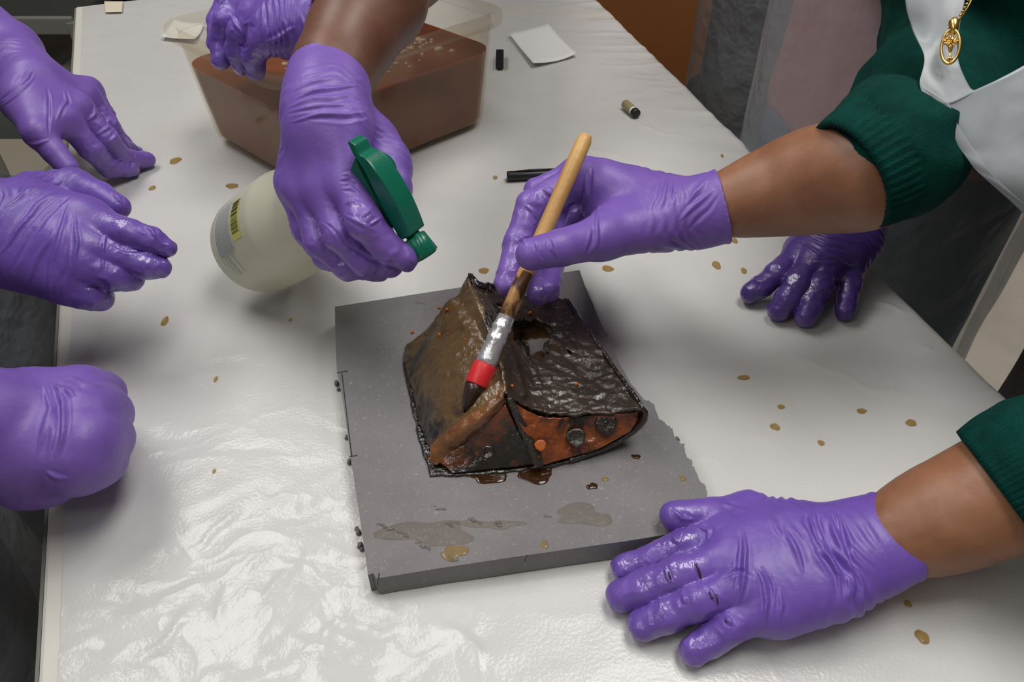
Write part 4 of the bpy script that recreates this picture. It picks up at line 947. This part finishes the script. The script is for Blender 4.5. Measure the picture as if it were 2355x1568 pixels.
# --- person behind her, pink top
p5 = person((.47, .87, 0), 'person in a pink top and clear apron resting a purple glove on the table edge')
C5 = (.478, .878)
column('pink_top', C5[0], C5[1], .158, .158, .795, 1.28, M['pink'], p5, .008, 7, 1, 0, .95)
column('trousers', C5[0], C5[1], .156, .156, .42, .80, M['jeans'], p5, .006, 6, 2)
legs(C5[0], C5[1], -.6, M['jeans'], p5, .45, .09, .08)
column('apron', C5[0], C5[1], .176, .176, .36, 1.27, M['apron'], p5, .009, 9, 5, 0, 1.0, math.radians(150), math.radians(345), 90, 60, .0004)
sh5 = np.array([.40, .74, 1.12]); wr5 = P(1985, 470, .055)
body_sdf('body', [(P(1940, 560, .04), P(1985, 480, .06), .020, .026, None, 1), (P(1985, 480, .06), np.array([.40, .70, .92]), .026, .038, None, 1), (np.array([.40, .70, .92]), np.array([.46, .80, 1.16]), .04, .045, None, 1)], M['skin'], p5, .005, .02, skinr)
body_sdf('sleeve', [(np.array([.385, .675, .90]), np.array([.405, .71, .96]), .044, .048, None, 1), (np.array([.405, .71, .96]), np.array([.46, .82, 1.16]), .05, .06, None, 1)], M['pink'], p5, .005, .02, cloth(.004, 12, 4))
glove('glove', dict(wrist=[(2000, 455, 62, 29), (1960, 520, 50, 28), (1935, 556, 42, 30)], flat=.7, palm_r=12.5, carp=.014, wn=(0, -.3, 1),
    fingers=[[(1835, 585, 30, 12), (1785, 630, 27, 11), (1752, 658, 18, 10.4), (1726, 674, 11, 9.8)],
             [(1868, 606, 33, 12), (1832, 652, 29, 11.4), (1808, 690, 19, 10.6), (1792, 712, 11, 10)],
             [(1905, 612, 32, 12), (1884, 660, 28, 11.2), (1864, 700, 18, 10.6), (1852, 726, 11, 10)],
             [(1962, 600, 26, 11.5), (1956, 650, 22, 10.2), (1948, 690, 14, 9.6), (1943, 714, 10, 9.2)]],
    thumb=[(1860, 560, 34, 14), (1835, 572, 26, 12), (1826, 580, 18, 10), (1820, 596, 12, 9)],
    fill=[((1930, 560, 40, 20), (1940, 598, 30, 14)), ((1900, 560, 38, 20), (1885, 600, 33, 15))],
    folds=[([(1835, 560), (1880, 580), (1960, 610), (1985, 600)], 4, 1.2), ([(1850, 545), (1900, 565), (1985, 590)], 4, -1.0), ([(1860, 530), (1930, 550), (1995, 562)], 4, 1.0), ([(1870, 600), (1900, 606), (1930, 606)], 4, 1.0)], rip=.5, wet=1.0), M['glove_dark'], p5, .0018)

# --- person in dark clothes farther along
p6 = person((.50, 1.36, 0), 'person in dark clothes behind a clear apron, farthest along the right table side')
column('dark_top', .505, 1.372, .150, .150, .55, 1.28, M['char'], p6, .008, 7, 11)
legs(.505, 1.372, -.4, M['black_cloth'], p6, .6, .085, .08)
column('apron', .505, 1.372, .172, .172, .40, 1.27, M['apron'], p6, .008, 9, 15, 0, 1.0, math.radians(150), math.radians(345), 90, 50, .0004)

# --- man reaching over from behind the tub
p3 = person((-.06, 1.75, 0), 'person with bare dark forearms holding the spray bottle and gripping the tub rim')
elb = Z(1010, -230, .84); sho = np.array([-.20, 1.48, 1.30]); sho2 = np.array([.10, 1.50, 1.32])
hA = [(752, 232, 202, 26), (766, 165, 208, 29), (812, 80, 222, 33.5), (868, 0, 236, 38.5)]
hB = [(705, 50, 186, 23), (770, 40, 192, 26), (850, 25, 205, 30)]
elb2 = np.array([.02, .98, TZ+.27])
body_sdf('body', seg(hA)+[(K(868, 0, 236), elb, .0385, .042, None, 1), (elb, sho, .042, .055, None, 1)]+seg(hB)+[(K(850, 25, 205), elb2, .030, .036, None, 1), (elb2, sho2, .038, .055, None, 1), (sho, np.array([-.06, 1.62, 1.25]), .07, .12, None, 1), (sho2, np.array([-.06, 1.62, 1.25]), .07, .12, None, 1)], M['skin_dark'], p3, .0042, .02, skinr)
body_sdf('shirt', [(np.array([-.06, 1.64, 1.30]), np.array([-.06, 1.74, .95]), .16, .16, None, 1), (sho, np.array([-.06, 1.62, 1.26]), .075, .13, None, 1), (sho2, np.array([-.06, 1.62, 1.26]), .075, .13, None, 1), (sho*.7+elb*.3, sho, .058, .07, None, 1), (sho2*.7+elb2*.3, sho2, .055, .07, None, 1)], M['brownshirt'], p3, .008, .03, cloth(.005, 10, 6))
legs(-.06, 1.75, 0, M['black_cloth'], p3, .95, .09, .09)
glove('glove', dict(wrist=[(757, 184, 206, 33), (752, 222, 203, 31), (752, 262, 198, 31), (758, 300, 192, 32)], flat=.82, wn=unit(CAM-P(755, 240, .2)), palm_r=14, carp=.014, hollow=.022,
    fingers=[[(802, 425, -556, 14), (838, 512, -540, 12.2), (892, 572, -548, 11), (932, 594, -552, 9.8)],
             [(748, 438, -566, 14), (782, 540, -556, 12), (842, 600, -562, 11), (897, 608, -566, 9.6)],
             [(705, 436, -578, 13.5), (738, 556, -572, 11.5), (800, 612, -576, 10.6), (874, 618, -580, 9.4)],
             [(678, 420, -592, 12.5), (706, 528, -592, 11), (752, 590, -592, 9.8), (830, 618, -596, 8.6)]],
    thumb=[(835, 320, -602, 20), (890, 370, -588, 16), (908, 430, -578, 13), (915, 478, -572, 11)],
    fill=[((720, 320, -600, 20), (700, 420, -585, 16)), ((770, 320, -590, 20), (770, 420, -570, 16)), ((830, 330, -596, 20), (810, 410, -575, 16)), ((860, 330, -600, 18), (900, 400, -592, 14))],
    folds=[([(662, 245), (720, 228), (800, 222), (835, 232)], 5, 1.4), ([(660, 262), (740, 246), (820, 244)], 4, -1.2), ([(672, 226), (740, 205), (820, 200)], 4, 1.1), ([(665, 280), (735, 262), (800, 262), (850, 258)], 4, 1.0), ([(670, 205), (730, 185), (790, 178)], 4, .9), ([(700, 270), (780, 275), (850, 268)], 5, -.9),
           ([(785, 400), (800, 398), (818, 408)], 3.5, 1.1), ([(778, 416), (800, 412), (824, 426)], 3.5, -1.1), ([(785, 432), (808, 430), (830, 446)], 3.5, 1.0), ([(792, 470), (812, 462), (832, 472)], 4, .8), ([(790, 490), (840, 520), (856, 530)], 4, .8), ([(745, 505), (790, 560), (850, 595), (915, 608)], 4, -1.2), ([(845, 520), (862, 510), (875, 500)], 3, 1.0), ([(832, 500), (850, 488)], 3, 1)],
    rip=.7, ripl=.0085), M['glove'], p3, .0017)
glove('glove', dict(wrist=[(738, 52, 190, 33), (700, 50, 190, 31), (672, 48, 190, 32)], flat=.8, palm_r=13, carp=.013, wn=unit(CAM-P(700, 50, .19)),
    fingers=[[(632, 78, 184, 13.5), (602, 96, 176, 12.5), (582, 132, 158, 11.5), (589, 162, 143, 9.6)],
             [(585, 42, 190, 14), (553, 72, 180, 12.5), (545, 118, 160, 11.5), (556, 150, 145, 9.8)],
             [(556, 8, 194, 13.5), (520, 46, 184, 12), (506, 92, 164, 11), (508, 138, 148, 9.4)],
             [(560, -24, 192, 12), (522, 4, 184, 11), (500, 50, 168, 10), (497, 100, 152, 9)]],
    thumb=[(665, 85, 175, 17), (640, 80, 165, 13), (620, 70, 158, 11), (600, 60, 156, 10)],
    fill=[((660, 55, 186, 20), (600, 30, 188, 17)), ((660, 75, 180, 18), (625, 70, 184, 16)), ((680, 30, 186, 20), (590, 0, 188, 16))],
    folds=[([(560, 60), (580, 52), (600, 20)], 5, 1.2), ([(605, 100), (640, 90), (680, 60)], 5, 1.2), ([(650, 40), (665, 80), (680, 110)], 5, 1.2), ([(610, 0), (612, 50), (610, 100)], 4, -1.2), ([(530, 30), (545, 60), (560, 80)], 4, 1.2), ([(690, 20), (700, 60), (712, 100)], 5, 1.2), ([(545, 100), (560, 110), (575, 105)], 4, -1.2)], crum=1.2, wet=.7), M['glove_wet'], p3, .0018)

# --- people along the left side
p1 = person((-.82, .66, 0), 'person at the left with two purple gloves reaching over the table toward the spray bottle')
legs(-.84, .68, .4, M['black_cloth'], p1, .6, .085, .09)
column('dark_clothes', -.82, .66, .24, .28, .35, 1.30, M['brownshirt'], p1, .008, 7, 21, -.39, .72)
column('apron', -.82, .66, .265, .305, .30, 1.28, M['apron'], p1, .010, 8, 25, -.39, .74, math.radians(-100), math.radians(100), 90, 60, .0004)
w1, w2 = K(-190, 470, 135), K(-150, -10, 140)
s1, s2 = np.array([-.66, .46, 1.18]), np.array([-.80, .88, 1.18])
e1, e2 = np.array([-.62, .40, .93]), np.array([-.86, .92, .95])
body_sdf('body', [(K(-100, 490, 124), w1, .028, .03, None, 1), (w1, e1, .03, .042, None, 1), (e1, s1, .042, .05, None, 1), (K(-60, 40, 128), w2, .026, .028, None, 1), (w2, e2, .028, .04, None, 1), (e2, s2, .04, .05, None, 1), (s1, s2, .08, .08, None, 1)], M['skin'], p1, .006, .02, skinr)
glove('glove', dict(wrist=[(-150, 480, 130, 36), (-20, 520, 118, 35), (40, 535, 114, 36)], flat=.8, palm_r=15, carp=.016, wn=unit(CAM-P(0, 520, .1)), web=.011,
    fingers=[[(205, 508, 118, 14.5), (300, 540, 114, 11.5), (352, 555, 109, 10.5), (384, 570, 104, 7)],
             [(195, 562, 110, 14), (288, 598, 100, 11), (340, 612, 95, 10), (372, 616, 92, 7.5)],
             [(178, 606, 102, 13.5), (262, 634, 92, 11.5), (298, 640, 84, 10), (310, 632, 76, 8.5)],
             [(150, 646, 92, 13), (205, 678, 80, 11.5), (232, 684, 72, 10), (230, 664, 62, 9)]],
    thumb=[(80, 448, 118, 20), (170, 430, 116, 14), (228, 450, 112, 12.2), (272, 476, 108, 10.2)],
    fill=[((60, 480, 118, 22), (180, 500, 118, 17)), ((60, 560, 110, 24), (160, 580, 106, 18)), ((40, 600, 102, 22), (140, 640, 92, 16)), ((100, 500, 116, 20), (150, 560, 110, 18))],
    folds=[([(0, 590), (60, 500), (110, 455), (150, 440)], 6, 1.6), ([(30, 620), (80, 530), (140, 465), (165, 452)], 6, -1.4), ([(110, 690), (120, 600), (150, 500), (165, 465)], 5, 1.4), ([(170, 640), (175, 560), (172, 480)], 4, 1.0), ([(240, 640), (238, 560), (246, 520)], 4, 1.0), ([(60, 660), (90, 590), (130, 520)], 5, 1.2), ([(130, 680), (150, 620), (155, 560)], 5, -1.0), ([(10, 480), (60, 440), (130, 420)], 5, 1.0),
           ([(330, 520), (350, 530), (362, 550)], 4, 1.2), ([(255, 440), (270, 455), (280, 470)], 4, 1.0), ([(250, 560), (290, 575), (350, 578)], 3, -1.0), ([(190, 665), (215, 660), (240, 662)], 4, -1.4)], crum=1.0, rip=.8, wet=.8), M['glove_wet'], p1, .0018)
glove('glove', dict(wrist=[(-90, 20, 132, 34), (20, 120, 124, 34), (48, 165, 118, 32), (75, 200, 112, 33)], flat=.82, palm_r=14, carp=.014, wn=unit(CAM-P(20, 160, .12)),
    fingers=[[(150, 272, 92, 14), (212, 346, 56, 12), (250, 384, 24, 10.6), (300, 388, 12, 9.2)],
             [(180, 245, 92, 13.5), (246, 318, 58, 11.5), (282, 362, 26, 10.2), (338, 367, 11, 8.8)],
             [(198, 222, 88, 13), (250, 288, 58, 11.2), (275, 335, 30, 10), (312, 352, 12, 8.8)],
             [(205, 205, 82, 12), (240, 262, 56, 10.5), (262, 305, 32, 9.2), (290, 335, 14, 8.2)]],
    thumb=[(55, 240, 106, 20), (88, 306, 92, 14.5), (124, 348, 76, 12.4), (156, 386, 62, 11)],
    fill=[((80, 200, 110, 22), (150, 250, 94, 17)), ((60, 230, 108, 22), (120, 280, 94, 16)), ((110, 190, 108, 20), (180, 225, 90, 16))],
    folds=[([(15, 225), (50, 185), (78, 160)], 5, 1.6), ([(0, 235), (40, 195), (74, 156)], 4, -1.4), ([(5, 245), (60, 200), (85, 165)], 4, 1.2), ([(115, 310), (114, 250), (108, 195)], 4, -1.2), ([(132, 280), (150, 240), (150, 200)], 4, 1.2), ([(150, 200), (155, 235), (140, 270)], 4, -1.0), ([(200, 280), (215, 262), (218, 240)], 4, 1.2), ([(222, 310), (245, 295), (246, 280)], 4, 1.2), ([(245, 330), (262, 318), (268, 300)], 4, 1.2), ([(258, 395), (262, 375), (275, 365)], 4, 1.3), ([(300, 390), (306, 370), (312, 356)], 4, 1.2), ([(60, 330), (90, 328), (112, 322)], 4, .9)], crum=1.4, rip=.6), M['glove'], p1, .0018)
p2 = person((-.60, .26, 0), 'person at the near left whose purple glove is a closed fist on the table edge')
legs(-.62, .24, .4, M['black_cloth'], p2, .9, .10, .10)
column('dark_clothes', -.62, .25, .19, .21, .52, 1.25, M['brownshirt'], p2, .008, 7, 31, -.39)
column('apron', -.62, .25, .208, .232, .47, 1.24, M['apron'], p2, .010, 8, 35, -.39, 1.0, math.radians(-110), math.radians(100), 90, 60, .0004)
e3, s3 = np.array([-.50, .30, .90]), np.array([-.60, .24, 1.15])
body_sdf('body', [(K(60, 985, 62), K(-40, 985, 82), .027, .03, None, 1), (K(-40, 985, 82), e3, .03, .042, None, 1), (e3, s3, .042, .05, None, 1), (s3, s3+np.array([-.06, .1, .02]), .07, .08, None, 1)], M['skin'], p2, .006, .02, skinr)
glove('glove', dict(wrist=[(-90, 975, 92, 38), (-10, 985, 80, 36), (55, 992, 70, 34)], flat=.9, palm_r=17, carp=.016, wn=unit(CAM-P(40, 990, .06)), web=.016,
    fingers=[[(185, 908, 72, 16), (236, 905, 58, 15), (242, 930, 34, 13), (200, 950, 26, 11)],
             [(196, 960, 74, 16.5), (250, 955, 58, 15), (252, 975, 32, 13), (205, 990, 26, 11)],
             [(194, 1012, 72, 16), (252, 1010, 54, 15), (254, 1018, 30, 13), (205, 1030, 26, 11)],
             [(180, 1058, 64, 15.5), (238, 1058, 46, 14), (240, 1060, 26, 12), (195, 1062, 23, 10)]],
    thumb=[(90, 930, 66, 22), (140, 930, 48, 15), (180, 940, 32, 13), (205, 960, 24, 11)],
    fill=[((80, 960, 70, 28), (185, 950, 70, 20)), ((70, 1030, 62, 28), (180, 1030, 66, 20)), ((80, 1080, 48, 24), (170, 1070, 54, 18)), ((60, 1090, 40, 22), (110, 1090, 40, 20))],
    folds=[([(115, 880), (135, 930), (128, 1000), (118, 1060)], 6, -1.8), ([(128, 878), (150, 925), (146, 985), (135, 1050)], 6, 1.8), ([(100, 885), (118, 940), (95, 1010), (85, 1050)], 6, 1.5), ([(118, 885), (160, 900), (175, 915)], 5, 1.2), ([(160, 865), (190, 885), (240, 885)], 5, .9), ([(100, 1085), (130, 1100), (160, 1098)], 5, 1.0)], rip=.12, crum=.3, wet=0), M['glove'], p2, .0018)

# ------------------------------------------------------------------ things standing around
cb = empty('wooden_cabinet', (.75, 2.45, 0), 'orange-brown wooden cabinet standing behind the far table end', 'cabinet')
bevel(pyd('cabinet_body', *box(.05, 1.5, 2.22, 2.75, 0.06, 1.15), M['orange'], cb, False), .004)
for k in range(2):
    bevel(pyd('door', *box(.06+.72*k, .76+.72*k, 2.20, 2.22, .08, 1.13), M['orange'], cb, False), .003)
    pyd('handle', *tube([(.70+.14*k, 2.185, .92), (.70+.14*k, 2.18, 1.04)], [.006, .006], 10), M['steel'], cb)
bevel(pyd('plinth', *box(.08, 1.47, 2.25, 2.72, 0, .06), M['dark_metal'], cb, False), .003)
tr = empty('equipment_trolley', (-1.4, 2.05, 0), 'grey equipment trolley with a dark top standing beyond the far left glove', 'trolley')
x0, x1, y0, y1 = -1.85, -1.0, 1.79, 2.35
for k, (sx, sy) in enumerate(((x0, y0), (x1, y0), (x0, y1), (x1, y1))):
    bevel(pyd('post', *box(sx-.016, sx+.016, sy-.016, sy+.016, .05, .60), M['grey_plastic'], tr, False), .004)
    pyd('caster', *tube([(sx-.012, sy, .028), (sx+.012, sy, .028)], [.028, .028], 16), M['black_plastic'], tr)
for z, mt in ((.10, 'sage_plastic'), (.34, 'dark_metal'), (.58, 'dark_metal')):
    bevel(pyd('shelf', *box(x0, x1, y0, y1, z, z+.025), M[mt], tr, False), .004)
    bevel(pyd('shelf_edge', *box(x0, x1, y0-.014, y0, z-.01, z+.03), M['grey_plastic'], tr, False), .004)
bevel(pyd('back_panel', *box(x0, x1, y1, y1+.01, .1, .6), M['dark_metal'], tr, False), .002)
V, F = box(-1.80, -1.125, 1.83, 2.2, .367, .555); prop(bevel(pyd('equipment_box', V, F, M['grey_plastic'], None, False), .01), 'grey box on the middle trolley shelf at far left', 'box')
V, F = box(-1.115, -1.03, 1.84, 2.1, .367, .47); prop(bevel(pyd('equipment_box', V, F, M['beige_plastic'], None, False), .01), 'small brownish box on the trolley shelf near the table corner', 'box')
cr = empty('storage_crate', (-1.2, 1.5, 0), 'sage grey storage crate with a pale rim on the floor left of the table', 'crate')
cx0, cx1, cy0, cy1, cz = -1.55, -.90, 1.30, 1.72, .47
mb = MB()
for q in ((cx0, cx1, cy0, cy0+.012), (cx0, cx1, cy1-.012, cy1), (cx0, cx0+.012, cy0+.012, cy1-.012), (cx1-.012, cx1, cy0+.012, cy1-.012)): mb.add(*box(*q, .02, cz))
mb.add(*box(cx0+.012, cx1-.012, cy0+.012, cy1-.012, .02, .035)); bevel(mb.build('crate_body', M['sage_plastic'], cr), .002)
mb = MB()
for q in ((cx0-.012, cx1+.012, cy0-.014, cy0), (cx0-.012, cx1+.012, cy1, cy1+.014), (cx0-.014, cx0, cy0, cy1), (cx1, cx1+.014, cy0, cy1)): mb.add(*box(*q, cz-.022, cz+.004))
bevel(mb.build('crate_rim', M['grey_plastic'], cr), .003)
bevel(pyd('crate_foot', *box(cx0+.03, cx1-.03, cy0+.03, cy1-.03, 0, .02), M['sage_plastic'], cr, False), .002)
V, F = box(cx0+.05, cx1-.08, cy0+.06, cy1-.06, .036, .38); prop(bevel(pyd('folded_cloth', V, F, M['beige_plastic'], None, False), .02), 'beige folded material lying in the sage storage crate', 'cloth')
# ceiling lamps (the light sources sit in these)
for x, y, lb in ((-.90, 1.15, 'ceiling light panel above the far left of the table'), (.45, .55, 'ceiling light panel above the right side of the table'), (-1.15, -.6, 'ceiling light panel behind the camera on the left'), (1.5, 2.4, 'ceiling light panel above the wooden cabinet')):
    V, F = box(x-.33, x+.33, y-.63, y+.63, CEIL-.025, CEIL); prop(bevel(pyd('ceiling_lamp', V, F, M['white_plastic'], None, False), .004), lb, 'lamp')
